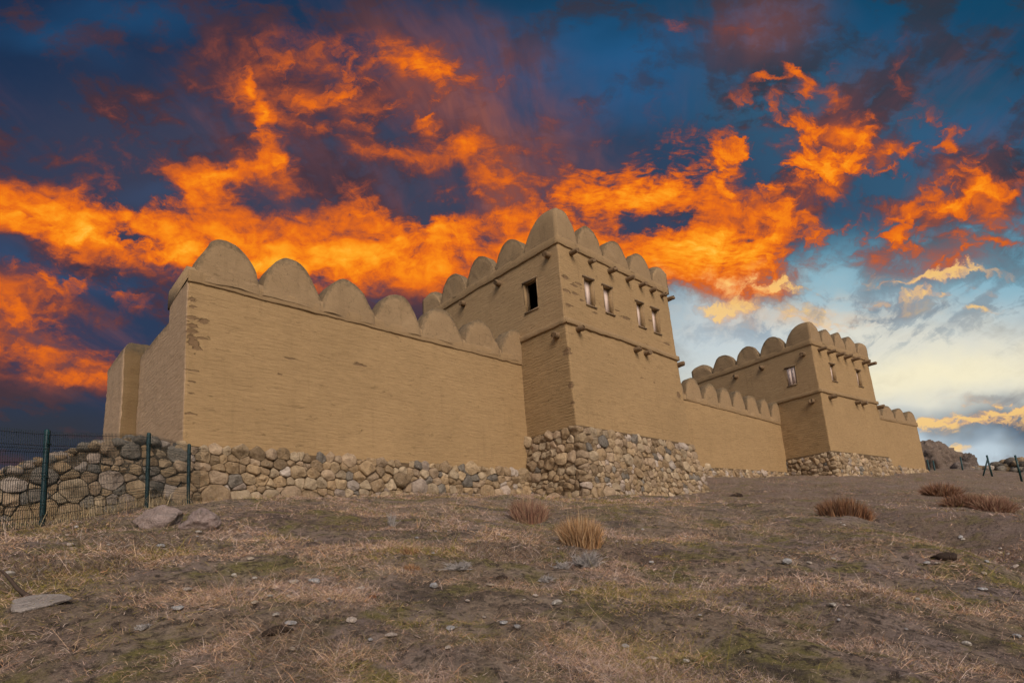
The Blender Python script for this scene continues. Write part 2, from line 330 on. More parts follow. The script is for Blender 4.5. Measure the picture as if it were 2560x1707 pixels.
def tuft(name,label,cat,c,rad,h,n,cols,group=None,lean=.35,w=.006,stretch=(1,1),rot=0,plume=0):
    """an upright clump of dry stalks"""
    rr=rad*np.sqrt(RNG.uniform(0,1,n)); a=RNG.uniform(0,2*math.pi,n); lx=rr*np.cos(a)*stretch[0]; ly=rr*np.sin(a)*stretch[1]
    x=lx*math.cos(rot)-ly*math.sin(rot); y=lx*math.sin(rot)+ly*math.cos(rot)
    zz=terrain(x+c[0],y+c[1])-.02-c[2]
    L=h*RNG.uniform(.45,1.05,n)*(1-.35*(rr/rad)**2); C=np.array(cols)[RNG.integers(0,len(cols),n)]*RNG.uniform(.6,1.25,(n,1))
    ln=np.abs(RNG.normal(0,lean,n))*(.3+rr/rad); az=a+rot+RNG.normal(0,.6,n)
    P=[blades(x,y,zz,L,RNG.uniform(.6,1.3,n)*w,ln,az,C,.3)]
    if plume:
        k=plume; P.append(blades(RNG.normal(0,rad*.4,k),RNG.normal(0,rad*.4,k),np.zeros(k)-.02,h*RNG.uniform(1.2,1.6,k),np.full(k,w*.8),np.abs(RNG.normal(0,.18,k)),RNG.uniform(0,6.28,k),np.tile((.42,.29,.16),(k,1)),.1))
    o=blade_mesh(name,P,M_blade); o.location=c; return tag(o,label,cat,group)
STRAW=[(.52,.30,.14),(.38,.20,.09),(.56,.37,.21),(.19,.10,.05)]; RED=[(.27,.13,.085),(.34,.19,.12),(.20,.095,.07),(.40,.26,.16)]; RUST=[(.27,.125,.06),(.19,.085,.045),(.33,.18,.095),(.13,.07,.045)]
c=at(1336,1250); tuft('grass_tuft','straw coloured upright tuft of dry grass with dark base on open slope','grass tuft',c[:3],.5*92/pxm(c[3])*.92,80/pxm(c[3]),2600,STRAW,None,.24,.010,plume=9)
c=at(1216,1196); tuft('grass_tuft','reddish brown tuft of dry grass near the tower foot','grass tuft',c[:3],.5*74/pxm(c[3]),64/pxm(c[3]),2000,RED,None,.27,.011,plume=8)
c=at(1942,1181); tuft('low_shrub','wide orange brown shrub in the hollow behind the grassy spur','shrub',c[:3],.5*100/pxm(c[3]),46/pxm(c[3]),2200,RUST,None,.30,.014,(1,.5),-.75)
c=at(2165,1140); tuft('low_shrub','rusty shrub uppermost of the row on the far slope','shrub',c[:3],.5*62/pxm(c[3]),34/pxm(c[3]),2200,RUST+RED,'rusty shrubs on the far slope',.6,.022,(1,.6),-.7)
c=at(2222,1162); tuft('low_shrub','rusty shrub in the middle of the row on the far slope','shrub',c[:3],.5*75/pxm(c[3]),30/pxm(c[3]),2400,RUST+RED,'rusty shrubs on the far slope',.6,.02,(1,.6),-.7)
c=at(2276,1172); tuft('low_shrub','dense reddish shrub lowest of the row on the far slope','shrub',c[:3],.5*62/pxm(c[3]),34/pxm(c[3]),2400,RED,'rusty shrubs on the far slope',.6,.018)
c=at(942,1270); tuft('grass_tuft','small orange tuft above an even smaller one on the slope','grass tuft',c[:3],.5*42/pxm(c[3]),20/pxm(c[3]),500,STRAW+RUST,None,.7,.007)
c=at(946,1308); tuft('grass_tuft','smallest orange tuft, just below a bigger orange tuft','grass tuft',c[:3],.5*30/pxm(c[3]),22/pxm(c[3]),350,STRAW+RUST,None,.7,.006)
def thorn(c,rad,h,n,label,seed):
    R=random.Random(seed); mb=MB()
    for i in range(n):
        a=R.uniform(0,6.28); e=R.uniform(.15,1.2); p=np.array([R.uniform(-.35,.35)*rad,R.uniform(-.35,.35)*rad,0.]); L=R.uniform(.5,1.)
        d=np.array([math.cos(a)*math.cos(e),math.sin(a)*math.cos(e),math.sin(e)])*np.array([rad,rad,h])*L
        k=R.uniform(.75,1.2); col=np.array((.36,.315,.285))*k
        pts=[p]; 
        for s in range(3): pts.append(pts[-1]+d/3+np.array([R.gauss(0,1),R.gauss(0,1),R.gauss(0,.8)])*rad*.10)
        mb.tube(pts,[.006,.005,.004,.002],3,col,False)
        for s in (1,2):
            for q in range(2):
                e2=pts[s]+np.array([R.gauss(0,1),R.gauss(0,1),abs(R.gauss(0,.7))])*rad*.2; mb.tube([pts[s],(pts[s]+e2)/2+.01,e2],[.004,.003,.0015],3,col*1.05,False)
    o=mb.build('thorn_bush',M_blade,None,False,True); o.location=(c[0],c[1],c[2]-.01); tag(o,label,'thorn bush')
for i,(x,y,w,h,n,l) in enumerate([(1350,1302,80,42,120,'largest bleached grey thorn bush, just below the straw tuft'),(1055,1308,75,20,70,'flat spreading grey thorn bush beside the burrow hole'),(1257,1337,40,20,60,'small pale thorn bush with one long twig sticking out'),
  (900,1208,30,42,45,'thin upright grey thorn bush below the curtain wall'),(1290,1305,50,20,50,'low grey thorn twigs close beside the largest thorn bush'),(330,1447,34,14,35,'faint grey thorn twigs among straw near the pale slab')]):
    c=at(x,y); thorn(c[:3],.5*w/pxm(c[3]),h/pxm(c[3]),n,l,i+5)

# ------------------------------------------------------------------ stones
_ico={}
def ico(s):
    if s not in _ico:
        b=bmesh.new(); bmesh.ops.create_icosphere(b,subdivisions=s,radius=1); b.verts.ensure_lookup_table()
        _ico[s]=(np.array([v.co[:] for v in b.verts]),[[v.index for v in f.verts] for f in b.faces]); b.free()
    return _ico[s]
def lump(r,seed,sub=3,facets=7,rough=.16,fine=.05):
    V,Fc=ico(sub); rg=np.random.default_rng(seed); V=V.copy()
    rad=np.ones(len(V))*1.25
    for i in range(facets):
        n=rg.normal(size=3); n/=np.linalg.norm(n); d=rg.uniform(.72,1.0); q=V@n; rad=np.where(q>.05,np.minimum(rad,d/np.maximum(q,.05)),rad)
    rad=rad*(1+rough*fbm(V*1.3+seed,seed,3)+fine*fbm(V*5+seed,seed+1,3))
    V=V*rad[:,None]; lo,hi=V.min(0),V.max(0); V=(V-(lo+hi)/2)/((hi-lo)/2)
    return V*np.asarray(r),Fc
PALE=[(.80,.70,.60),(.74,.60,.50),(.66,.62,.60),(.60,.47,.35)]
def tilt(o,rz):
    x,y,_=o.location; e=.3; n=Vector((z1(x-e,y)-z1(x+e,y),z1(x,y-e)-z1(x,y+e),2*e)).normalized()
    o.rotation_mode='QUATERNION'; o.rotation_quaternion=Vector((0,0,1)).rotation_difference(n)@Matrix.Rotation(rz,3,'Z').to_quaternion()
def stone(xd,yd,w,label,group=None,col=0,flat=.6,name='stone'):
    c=at(xd,yd); R=.47*w/pxm(c[3]); s=int(xd*7+yd*13)%9973; rg=np.random.default_rng(s)
    V,Fc=lump((R*rg.uniform(.9,1.05),R*rg.uniform(.65,.9),R*flat*rg.uniform(.75,1.1)),s,2 if w<30 else 3,6,.10,.06)
    mb=MB(); mb.add(V,Fc,np.array(PALE[col])*rg.uniform(.8,1.1)); o=mb.build(name,M_rock if col==9 else M_stone,None,True,True)
    o.location=(c[0],c[1],c[2]+R*flat*.45+.015); tilt(o,-YAW+rg.uniform(-.7,.7)); o.data.set_sharp_from_angle(angle=math.radians(24)); return tag(o,label,'stone',group)
def zz(ox,x,y): return ((ox+x/2.735)/1.08843,(1250+y/2.735)/1.08843)
named=[(850,1485,720,80,'largest white stone lying alone on the mossy slope',0,.6),(850,640,603,58,'bluish white stone standing highest of its cluster on the slope',2,.7),(850,1030,592,64,'flat tan stone lying below the dark burrow hole',3,.3),(850,80,845,66,'pointed pinkish stone leaning against a dark grass cushion',1,.75),
 (850,757,903,64,'grey angular stone in the straw above a small pink stone',2,.55),(850,1120,855,56,'flat bluish stone with small stones around it',2,.35),(850,1213,892,55,'rounded grey stone beside a flat bluish stone',2,.55),(850,740,1030,40,'small pinkish stone on bare straw below a grey angular stone',1,.6),(850,355,947,74,'long low pinkish stone half buried in brown grass',1,.3),
 (850,1955,1020,54,'rough grey stone alone in dark matted grass',2,.5),(850,145,614,60,'flat pale pink stone beside an orange brick fragment',1,.35),(850,1590,622,54,'thin white stone sliver lying flat in straw',0,.25),(0,1210,752,76,'bluish flat stone in straw upslope of a dark cushion',2,.3),(0,1890,800,48,'white crumpled looking stone among straw',0,.45),(0,1602,530,36,'small pointed white stone on green moss',0,.7),
 (0,2005,574,74,'flat pinkish slab stone at the edge of a bare patch',1,.3),(0,2148,572,78,'lumpy grey stone at the edge of a bare patch',2,.35),(0,1990,857,88,'long grey white stone half sunk beside a dark cushion',2,.25),(1700,1050,735,50,'oval white stone on the open slope below the far shrubs',0,.5),(1700,1965,1000,46,'bright leaning stone chip in dark grass by the frame edge',0,.6),
 (1700,740,438,72,'grey lichened stone with pale twigs behind it',2,.6),(1700,2070,620,54,'flat grey stone beneath a dark grass bank',2,.35),(850,1340,668,46,'low pink stone upslope of the largest white stone',1,.4),(1700,1625,692,38,'greenish white rounded stone on the open slope',0,.6),(850,2135,1096,90,'long pale stone splinter lying in dark grass',1,.18),(0,60,528,55,'pale rounded stone behind the dark curved branch',0,.7)]
for ox,x,y,w,l,cc,fl in named: stone(*zz(ox,x,y),w/2.735/1.0884*1.05,l,None,cc,fl)
GA='small pale stone on the slope beneath the ruined wall and its two boulders'; GB='small pale stone on the slope in front of the big tower'; GC='small pale stone on the slope below the far tower'
for ox,g,gl,pts in ((0,'stones below the two boulders',GA,[(1740,549,40),(740,315,25),(1160,252,32),(1355,228,50),(1350,259,25),(340,309,30),(480,316,42),(520,196,30),(375,249,50),(1715,411,48),(2160,289,30),(1950,637,40),(1975,670,50),(1850,674,40),(2180,685,25),(2000,1052,58),(1285,627,60),(1500,627,40),(1745,717,60),(2250,690,30),(1430,945,50),(1100,325,60),(760,475,22),(950,308,20)]),
  (850,'stones in front of the big tower',GB,[(655,219,22),(525,266,30),(175,338,20),(637,374,32),(265,456,22),(735,638,26),(875,707,40),(985,811,32),(1060,829,26),(320,941,30),(210,977,40),(1085,919,28),(1785,613,30),(1810,620,26),(1840,444,44),(1420,300,30),(1490,339,26),(1532,353,20),(1375,321,17),(1490,279,22),(2235,344,48),(2070,209,28),(2130,434,34),(1065,236,14),(1090,244,17),(920,236,16),(965,237,13),(1895,288,26),(2025,311,26),(1290,279,17),(860,151,14),(668,118,16),(1115,815,40),(1260,690,24),(495,540,22),(600,338,18),(800,880,14)]),
  (1700,'stones below the far tower',GC,[(65,260,26),(38,261,20),(990,343,30),(1050,409,32),(887,438,38),(1475,56,16),(1100,161,16),(1120,179,26),(895,521,24),(1920,263,36),(1935,273,26),(2055,361,36),(2185,373,34),(2245,377,28),(2270,427,42),(2290,469,46),(2105,438,34),(2165,479,28),(2085,526,36),(1690,438,40),(1720,441,26),(1755,438,30),(1775,441,20),(1910,559,42),(1150,731,30),(895,744,20),(945,743,22),(1090,839,32),(475,1060,38),(350,1084,30),(45,1129,52),(140,801,26),(25,640,26),(955,904,24),(1550,894,28),(1527,926,20),(2190,340,26),(2310,945,50),(1210,227,24),(945,295,14)])):
    for i,(x,y,w) in enumerate(pts):
        if i%3!=2: stone(*zz(ox,x,y),w/2.735/1.0884*.92,gl,g,int(RNG.choice([0,1,1,2,3])),.5)
st=stone(*zz(850,222,678),60/2.735/1.0884,'reddish brown brick fragment in the straw beside a pale stone',None,3,.6,'brick_fragment'); st['category']='brick'
for d_ in st.data.color_attributes['tint'].data: d_.color=(.27,.10,.04,1)
def boulder(xd,yd,w,h,label,col,seed,dep=.75,rough=.3,name='boulder',mat=None,sub=5,fac=9):
    c=at(xd,yd); R=.5*w/pxm(c[3]); H=h/pxm(c[3])
    V,Fc=lump((R*.98,R*dep,H*.78),seed,sub,fac,rough,.10); mb=MB(); mb.add(V,Fc,col); o=mb.build(name,mat or M_rock,None,True,True)
    o.location=(c[0]+math.sin(YAW)*R*.5,c[1]+math.cos(YAW)*R*.5,c[2]+H*.34); o.rotation_euler=(0,0,-YAW+.25); tag(o,label,'boulder'); return o
boulder(348,1212,90,42,'larger pinkish boulder below the green fence, squarish with dark hollow',(.42,.315,.275),11)
boulder(447,1213,86,38,'smaller pinkish boulder with a pointed end below the fence',(.42,.31,.275),21,.7)
# slab, branch, burrow
c=at(78,1386); V,Fc=lump((.5*92/pxm(c[3]),.26,.035),77,4,5,.12,.05); mb=MB(); mb.add(V,Fc,(.50,.42,.37)); o=mb.build('stone_slab',M_stone,None,True,True); o.location=(c[0]+.03,c[1]+.03,c[2]+.0); tilt(o,-YAW+.2); tag(o,'pale flat slab sunk in grass under a dark branch','stone slab')
c0=at(62,1374); ex=pxm(c0[3]); B=np.array(c0[:3]); mb=MB()
def bp(dx,dz,dy=0): return B+camX*dx/ex+np.array([0,0,1.])*dz/ex+np.array([sy,cy,0])*dy
mb.tube([bp(-72,52),bp(-46,46),bp(-32,32),bp(-18,16),bp(0,3),bp(14,0)],[.008,.012,.015,.019,.024,.02],7,(.06,.04,.03),True,.1)
mb.tube([bp(14,1),bp(34,8),bp(58,16)],[.012,.009,.005],6,(.07,.05,.035),True,.1); mb.tube([bp(-32,32),bp(-25,20),bp(-28,8)],[.006,.005,.003],5,(.07,.05,.035))
o=mb.build('dead_branch',M_blade,None,True,True); tag(o,'dark curved dead branch lying over a pale slab','branch')
for x,y,w,l in ((1152,1328,34,'dark dug out earth clod of a burrow on the slope'),(2168,1282,56,'dark freshly dug earth mound on the far slope'),(640,1452,70,'dark cushion of dead grass and earth in the straw'),(1690,1140,36,'dark earth clod on the slope beside the big tower')):
    c=at(x,y); R=.5*w/pxm(c[3]); V,Fc=lump((R,R*.8,R*.42),x,3,6,.3,.14); mb=MB(); mb.add(V,Fc,(.035,.022,.015)); o=mb.build('earth_clod',M_blade,None,True,True); o.location=(c[0],c[1],c[2]); tag(o,l,'earth clod')

# ------------------------------------------------------------------ rubble masonry
def clip(poly,n,d):
    out=[]; k=len(poly)
    for i in range(k):
        a,b=poly[i],poly[(i+1)%k]; da=a[0]*n[0]+a[1]*n[1]-d; db=b[0]*n[0]+b[1]*n[1]-d
        if da<=0: out.append(a)
        if (da<0<db) or (db<0<da): t=da/(da-db); out.append((a[0]+t*(b[0]-a[0]),a[1]+t*(b[1]-a[1])))
    return out
TAN=[(.60,.42,.245),(.52,.35,.195),(.64,.475,.305),(.57,.40,.255),(.44,.30,.175)]; GRY=[(.30,.25,.20),(.24,.205,.17),(.35,.295,.235)]; PKY=[(.60,.46,.36),(.66,.53,.43)]
def stone_col(rg,grey=.2,pink=.12):
    u=rg.uniform(); L=GRY if u<grey else PKY if u<grey+pink else TAN
    return np.array(L[rg.integers(len(L))])*rg.uniform(.66,1.05)
def rubble(mb,posf,s0,s1,z0,ztop,rh,wid,seed,grey=.2,pink=.12,quoin=(),prot=1.,zb=None,gap=.009):
    """dry stones over a face: posf(s,z)->(point,outward normal,along); ztop(s) is the upper edge"""
    rg=np.random.default_rng(seed); S=[];Wt=[]
    z=z0-rh*.5; zm=max(ztop(s) for s in np.linspace(s0,s1,40))
    while z<zm+rh*1.6:
        h=rh*rg.uniform(.7,1.3); s=s0-wid*rg.uniform(0,1)-wid; k=0
        while s<s1+wid*1.5:
            w=wid*rg.lognormal(0,.33)*(h/rh)**.5; S.append((s+w/2,z+h/2+rg.normal(0,.13)*h)); Wt.append((w*h)**.5*rg.uniform(.8,1.25)); s+=w
            if rg.uniform()<.26: S.append((s,z+h*rg.choice([.05,.95]))); Wt.append(.35*rh)
        for q in quoin:
            for i in [i for i,(a,b) in enumerate(S) if abs(a-q)<wid*.75 and z<=b<=z+h]: S[i]=(-99,0)
            S.append((q+rg.normal(0,.05),z+h/2)); Wt.append(wid*1.5)
        z+=h
    S=np.array(S); Wt=np.array(Wt); ok=S[:,0]>-90; S=S[ok]; Wt=Wt[ok]; M=20; th=np.arange(M)*2*math.pi/M; cs=np.stack([np.cos(th),np.sin(th)],1)
    for i in range(len(S)):
        s,z=S[i]
        if s<s0-.02 or s>s1+.02 or z>ztop(s)-.30*rh or z<(zb(s) if zb else z0)-.25: continue
        dd=np.hypot(*(S-S[i]).T); nb=np.argsort(dd)[1:22]; B=wid*1.7; poly=[(s-B,z-B),(s+B,z-B),(s+B,z+B),(s-B,z+B)]
        for j in nb:
            n=S[j]-S[i]; l=np.hypot(*n)
            if l<1e-6: continue
            n=n/l; off=(l*l+.45*(Wt[i]**2-Wt[j]**2))/(2*l); poly=clip(poly,n,n@S[i]+off)
            if len(poly)<3: break
        if len(poly)<3: continue
        P=np.array(poly); cen=P.mean(0)
        if np.hypot(*(cen-S[i]))>wid*1.2: continue
        R=np.full(M,9.)
        for a in range(len(P)):
            p,q=P[a]-cen,P[(a+1)%len(P)]-cen; e=q-p; n=np.array([e[1],-e[0]]); l=np.hypot(*n)
            if l<1e-5: continue
            n/=l; d=n@p; dn=cs@n; R=np.where(dn*np.sign(d)>1e-4,np.minimum(R,abs(d)/np.maximum(dn*np.sign(d),1e-4)),R)
        R=np.maximum(R-gap,.015); Rs=(np.roll(R,1)+2*R+np.roll(R,-1))/4; R=np.minimum(R,.86*R+.14*Rs)
        size=R.mean(); D=prot*min(.24,size*rg.uniform(.5,.85)); pl=[(rg.normal(0,.5),rg.normal(0,.5),rg.uniform(.72,1.0)) for _ in range(4)]
        V=[];rings=[(1.,-.35),(.99,.35),(.93,.70),(.79,.92),(.5,1.),(.25,1.03)]
        uvd=[(cen[0]+R[k]*f*cs[k,0],cen[1]+R[k]*f*cs[k,1],g,f*cs[k,0],f*cs[k,1]) for f,g in rings for k in range(M)]+[(cen[0],cen[1],1.03,0,0)]
        base=posf(cen[0],cen[1])
        for (a,b,g,x,y) in uvd:
            dep=g
            if g>0:
                for pa,pb,pc in pl: dep=min(dep,pc+pa*x+pb*y)
                dep=max(dep,.12)
            p,n,_=posf(a,b); V.append(p+n*(dep*D))
        V=np.array(V); nz=fbm(V*4.5+i,seed+i,3); nz2=fbm(V*16,seed+3,2); n0=posf(cen[0],cen[1])[1]
        V=V+n0*(nz*.16*size+nz2*.06*size)[:,None]*1.2+np.stack([fbm(V*6+9,seed+5,2),fbm(V*6+19,seed+6,2),fbm(V*6+29,seed+7,2)],1)*.11*size
        Fc=[(r*M+k,r*M+(k+1)%M,(r+1)*M+(k+1)%M,(r+1)*M+k) for r in range(len(rings)-1) for k in range(M)]
        L=(len(rings)-1)*M; Fc+=[(L+k,L+(k+1)%M,len(V)-1) for k in range(M)]
        mb.add(V,Fc,stone_col(rg,grey,pink))
def path_pos(segs,fil=.16):
    """a plan outline (corner points with outward battered faces) as posf; segs: list of (x0,y0,x1,y1,slope)"""
    L=[math.hypot(a[2]-a[0],a[3]-a[1]) for a in segs]; cum=[0]
    for l in L: cum.append(cum[-1]+l)
    N=[]; 
    for a,l in zip(segs,L): t=((a[2]-a[0])/l,(a[3]-a[1])/l); N.append((t,(t[1],-t[0])))
    def f(s,z):
        i=0
        while i<len(segs)-1 and s>cum[i+1]: i+=1
        (t,n)=N[i]; a=segs[i]; u=s-cum[i]; p=np.array([a[0]+t[0]*u,a[1]+t[1]*u,z]); nn=np.array([n[0],n[1],0.])
        p=p-nn*a[4]*(z-a[5])
        # mitre at the corners
        for j,dist in ((i-1,u),(i+1,L[i]-u)):
            if 0<=j<len(segs):
                k=max(0,min(1,1-dist/fil)); n2=np.array([N[j][1][0],N[j][1][1],0.]); p=p-n2*segs[j][4]*(z-segs[j][5])*(1 if dist<.6 else max(0,1-(dist-.6)/2))
                nn=nn+n2*k*.98
        return p,nn/np.linalg.norm(nn),t
    return f,cum

# ------------------------------------------------------------------ plaster bodies
def ring_pts(cs,ds,extra=()):
    """closed outline of corner points -> list of (x,y) along it with corner indices kept; extra: {edge:[offsets]}"""
    pts=[];meta=[]
    for i,(a,b) in enumerate(zip(cs,cs[1:]+cs[:1])):
        L=math.hypot(b[0]-a[0],b[1]-a[1]); n=max(1,int(L/ds[i])); o=sorted(set([round(L*k/n,4) for k in range(n)]+[round(e,4) for e in (extra.get(i,()) if extra else ())]))
        o=[v for q,v in enumerate(o) if q==0 or v-o[q-1]>.004]
        for u in o: pts.append((a[0]+(b[0]-a[0])*u/L,a[1]+(b[1]-a[1])*u/L)); meta.append((i,u,L))
    return pts,meta
def body(name,mat,parent,cs,bat,z0,z1,ds,dz,holes=(),tone=None,wear=(),amp=.018,roundtop=0.,ragged=0.,zref=2.,matside=None,zfun=None,rnd=.045):
    """battered block. cs: plan corners at zref (counter-clockwise from outside front), bat: inward slope of each edge; holes: (edge,u0,u1,z0,z1)"""
    ex={}
    for e,(a_,b_) in enumerate(zip(cs,cs[1:]+cs[:1])):
        L_=math.hypot(b_[0]-a_[0],b_[1]-a_[1]); ex[e]=[v for f_ in (.35,.8,1.4,2.1) for v in (f_*rnd,L_-f_*rnd)]
    for e,u0,u1,a,b in holes: ex.setdefault(e,[]); ex[e]+= [u0,u1]
    pts,meta=ring_pts(cs,ds,ex); n=len(pts)
    zs=sorted(set([round(v,4) for v in np.linspace(z0,z1,max(2,int((z1-z0)/dz)))]+[round(v,4) for h in holes for v in h[3:5]])); zs=[v for q,v in enumerate(zs) if q==0 or v-zs[q-1]>.004]
    k=len(cs); nor=[]
    for a,b in zip(cs,cs[1:]+cs[:1]):
        l=math.hypot(b[0]-a[0],b[1]-a[1]); nor.append(((b[1]-a[1])/l,-(b[0]-a[0])/l))
    V=[]; 
    # inward shift is linear along each edge between the shifts of its two corners
    def cshift(i):
        n0,n1=nor[i-1],nor[i]; b0,b1=bat[i-1],bat[i]
        A=np.array([n0,n1]); return np.linalg.solve(A,-np.array([b0,b1]))
    CS=[cshift(i) for i in range(k)]
    for z in zs:
        for (p,(i,u,L)) in zip(pts,meta):
            s=CS[i]*(1-u/L)+CS[(i+1)%k]*(u/L); zz_=z
            if zfun and z==zs[-1]: pass
            V.append((p[0]+s[0]*(z-zref),p[1]+s[1]*(z-zref),zz_))
    V=np.array(V); e=np.array([mm[0] for mm in meta]*len(zs)); 
    dn=np.stack([fbm(V*1.1,41,3)+.5*fbm(V*np.array([2,2,9]),44,2),fbm(V*1.1+50,42,3)+.5*fbm(V*np.array([2,2,9])+9,45,2),0*V[:,0]],1)
    msk=np.ones(len(V))
    for (he,u0,u1,a,b) in holes:
        uu=np.array([mm[1] for mm in meta]*len(zs)); near=(e==he)&(uu>u0-.06)&(uu<u1+.06)&(V[:,2]>a-.06)&(V[:,2]<b+.06); msk[near]=0
    V0=V.copy(); V=V+dn*amp*msk[:,None]
    uu_=np.array([mm[1] for mm in meta]*len(zs)); LL_=np.array([mm[2] for mm in meta]*len(zs)); na_=np.array(nor)[e]; npv=np.array(nor)[(e-1)%k]; nnx=np.array(nor)[(e+1)%k]
    wob=rnd*(1+.9*fbm(V0*np.array([1,1,1.3]),66,3)+.5*fbm(V0*4,67,2)); q0=np.clip(1-uu_/(2.2*rnd),0,1)**2; q1=np.clip(1-(LL_-uu_)/(2.2*rnd),0,1)**2
    V[:,:2]-=(na_+npv)*(q0*wob*.55)[:,None]+(na_+nnx)*(q1*wob*.55)[:,None]
    if ragged: lo=V0[:,2]<z0+.02; V[lo,2]+=ragged*(fbm(V0[lo]*2.2,51,3)+.6*fbm(V0[lo]*6,52,2))
    if zfun: V[:,2]+=zfun(V0[:,0])*(V0[:,2]-z0)/(z1-z0)
    Fc=[];mi=[]
    for r in range(len(zs)-1):
        for j in range(n):
            i,u,L=meta[j]; j2=(j+1)%n; u2=meta[j2][1] if meta[j2][0]==i else L; um=(u+u2)/2; zm=(zs[r]+zs[r+1])/2
            if any(h[0]==i and h[1]<um<h[2] and h[3]<zm<h[4] for h in holes): continue
            Fc.append((r*n+j,r*n+j2,(r+1)*n+j2,(r+1)*n+j)); mi.append(i)
    top=(len(zs)-1)*n; VV=[V]
    if roundtop:
        cxy=V[top:top+n,:2].mean(0)
        nn=np.array([np.array(nor[mm[0]])+(np.array(nor[mm[0]-1])*max(0,1-mm[1]/roundtop) if mm[1]<roundtop else np.array(nor[(mm[0]+1)%k])*max(0,1-(mm[2]-mm[1])/roundtop) if mm[2]-mm[1]<roundtop else 0) for mm in meta]); 
        r1=V[top:top+n].copy(); r1[:,:2]-=nn*roundtop*.35; r1[:,2]+=roundtop*.6+.05*fbm(r1*2,61,2)
        r2=V[top:top+n].copy(); r2[:,:2]-=nn*roundtop; r2[:,2]+=roundtop*.85+.07*fbm(r2*2,61,2)
        VV+=[r1,r2]
        for q in range(2): Fc+=[(top+q*n+j,top+q*n+(j+1)%n,top+(q+1)*n+(j+1)%n,top+(q+1)*n+j) for j in range(n)]; mi+=[meta[j][0] for j in range(n)]
        top+=2*n
    Fc.append(tuple(range(top,top+n))); mi.append(0)
    V=np.concatenate(VV); N=len(V)
    tn=np.zeros(N); 
    if tone: tn[:]=[tone.get(meta[q%n][0],0.) for q in range(N)]
    wr=np.zeros(N); V0=V
    for (x,y,z,rx,rz) in wear: wr=np.maximum(wr,np.exp(-(((V0[:,0]-x)**2+(V0[:,1]-y)**2)/rx**2+((V0[:,2]-z)/rz)**2)))
    rm=np.zeros(N)
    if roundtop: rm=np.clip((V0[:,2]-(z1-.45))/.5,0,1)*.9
    o=mesh(name,V,Fc,mat,parent,True,{'tone':tn,'wear':wr,'rim':rm})
    if matside is not None:
        o.data.materials.append(matside[0]); o.data.polygons.foreach_set('material_index',np.array([1 if i in matside[1] else 0 for i in mi],np.int32))
    try: o.data.set_sharp_from_angle(angle=math.radians(40))
    except Exception: pass
    return o
def band(name,mat,parent,path,z0,z1,out,closed=False,zf=None,ds=.12):
    """a mud ledge along a plan path (points with outward side to the right when walking)"""
    P=[]
    segs=list(zip(path[:-1],path[1:]))
    N=[]
    for a,b in segs: l=math.hypot(b[0]-a[0],b[1]-a[1]); N.append(np.array([(b[1]-a[1])/l,-(b[0]-a[0])/l]))
    for i,(a,b) in enumerate(segs):
        L=math.hypot(b[0]-a[0],b[1]-a[1]); n=max(2,int(L/ds))
        for q in range(n+(1 if i==len(segs)-1 else 0)):
            nn=N[i] if (q>0 or i==0) else N[i-1]+N[i]
            P.append((np.array(a)+(np.array(b)-np.array(a))*q/n,nn))
    prof=[(-.12,0.),(out*.85,0.),(out,.07),(out,.92),(out*.8,1.),(-.12,1.02)]; V=[]
    for p,nn in P:
        dzf=zf(p[0]) if zf else 0
        for o,t in prof: V.append((p[0]+nn[0]*o,p[1]+nn[1]*o,z0+(z1-z0)*t+dzf))
    V=np.array(V); V+=np.stack([fbm(V*2.2,71,3),fbm(V*2.2+7,72,3),fbm(V*2.6+17,73,3)+1.5*fbm(V*.45+5,74,2)+.8*fbm(V*7,75,2)],1)*.030
    k=len(prof); Fc=[(i*k+j,(i+1)*k+j,(i+1)*k+j+1,i*k+j+1) for i in range(len(P)-1) for j in range(k-1)]+[tuple(range(k)),tuple(range((len(P)-1)*k,len(P)*k))[::-1]]
    z=np.zeros(len(V)); return mesh(name,V,Fc,mat,parent,True,{'tone':z,'wear':z,'rim':z})
def arch(t,p=2.15,q=.67): return np.maximum(1-np.abs(t)**p,0)**q
def merlon(parent,c,along,outn,hw,h,z0,dep,seed,p=1.,slim=False):
    """rounded tooth: c plan centre on the outer face, along/outn plan unit vectors"""
    rg=np.random.default_rng(seed); hw=hw*rg.uniform(.97,1.0); h=h*rg.uniform(.95,1.04); K=34; t=np.linspace(-1,1,K); t=np.sign(t)*np.abs(t)**.8
    prof=[(hw*x,h*a) for x,a in zip(t,arch(t,2.3,.56) if slim else arch(t))]; skew=rg.normal(0,.03)
    prof=np.array([(-hw,-.02)]+prof+[(hw,-.02)]); K=len(prof); lay=[(.0,.05),(.018,.014),(.06,.0),(dep*.5,0),(dep-.1,0.),(dep-.02,.05),(dep,.1)]
    V=[];rim=[]
    def put(x,z,d,rm):
        x=x+skew*z; V.append((c[0]+along[0]*x-outn[0]*d,c[1]+along[1]*x-outn[1]*d,z0+z)); rim.append(rm)
    for f in (.12,.35,.6,.8):
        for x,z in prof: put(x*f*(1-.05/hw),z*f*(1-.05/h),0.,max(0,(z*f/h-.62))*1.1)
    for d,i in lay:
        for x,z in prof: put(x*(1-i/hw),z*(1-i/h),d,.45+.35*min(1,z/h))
    nl=4+len(lay); Fc=[(r*K+j,(r+1)*K+j,(r+1)*K+j+1,r*K+j+1) for r in range(nl-1) for j in range(K-1)]
    Fc.append(tuple(range(K))); Fc.append(tuple(range((nl-1)*K,nl*K))[::-1])
    V=np.array(V); V+=np.stack([fbm(V*1.7+seed,81,3),fbm(V*1.7+9+seed,82,3),fbm(V*1.7+19+seed,83,3)],1)*.065*p
    z=np.zeros(len(V)); o=mesh('merlon',V,[f[::-1] for f in Fc],M_merlon,parent,True,{'tone':z,'wear':z,'rim':rim}); o.data.set_sharp_from_angle(angle=math.radians(38)); return o
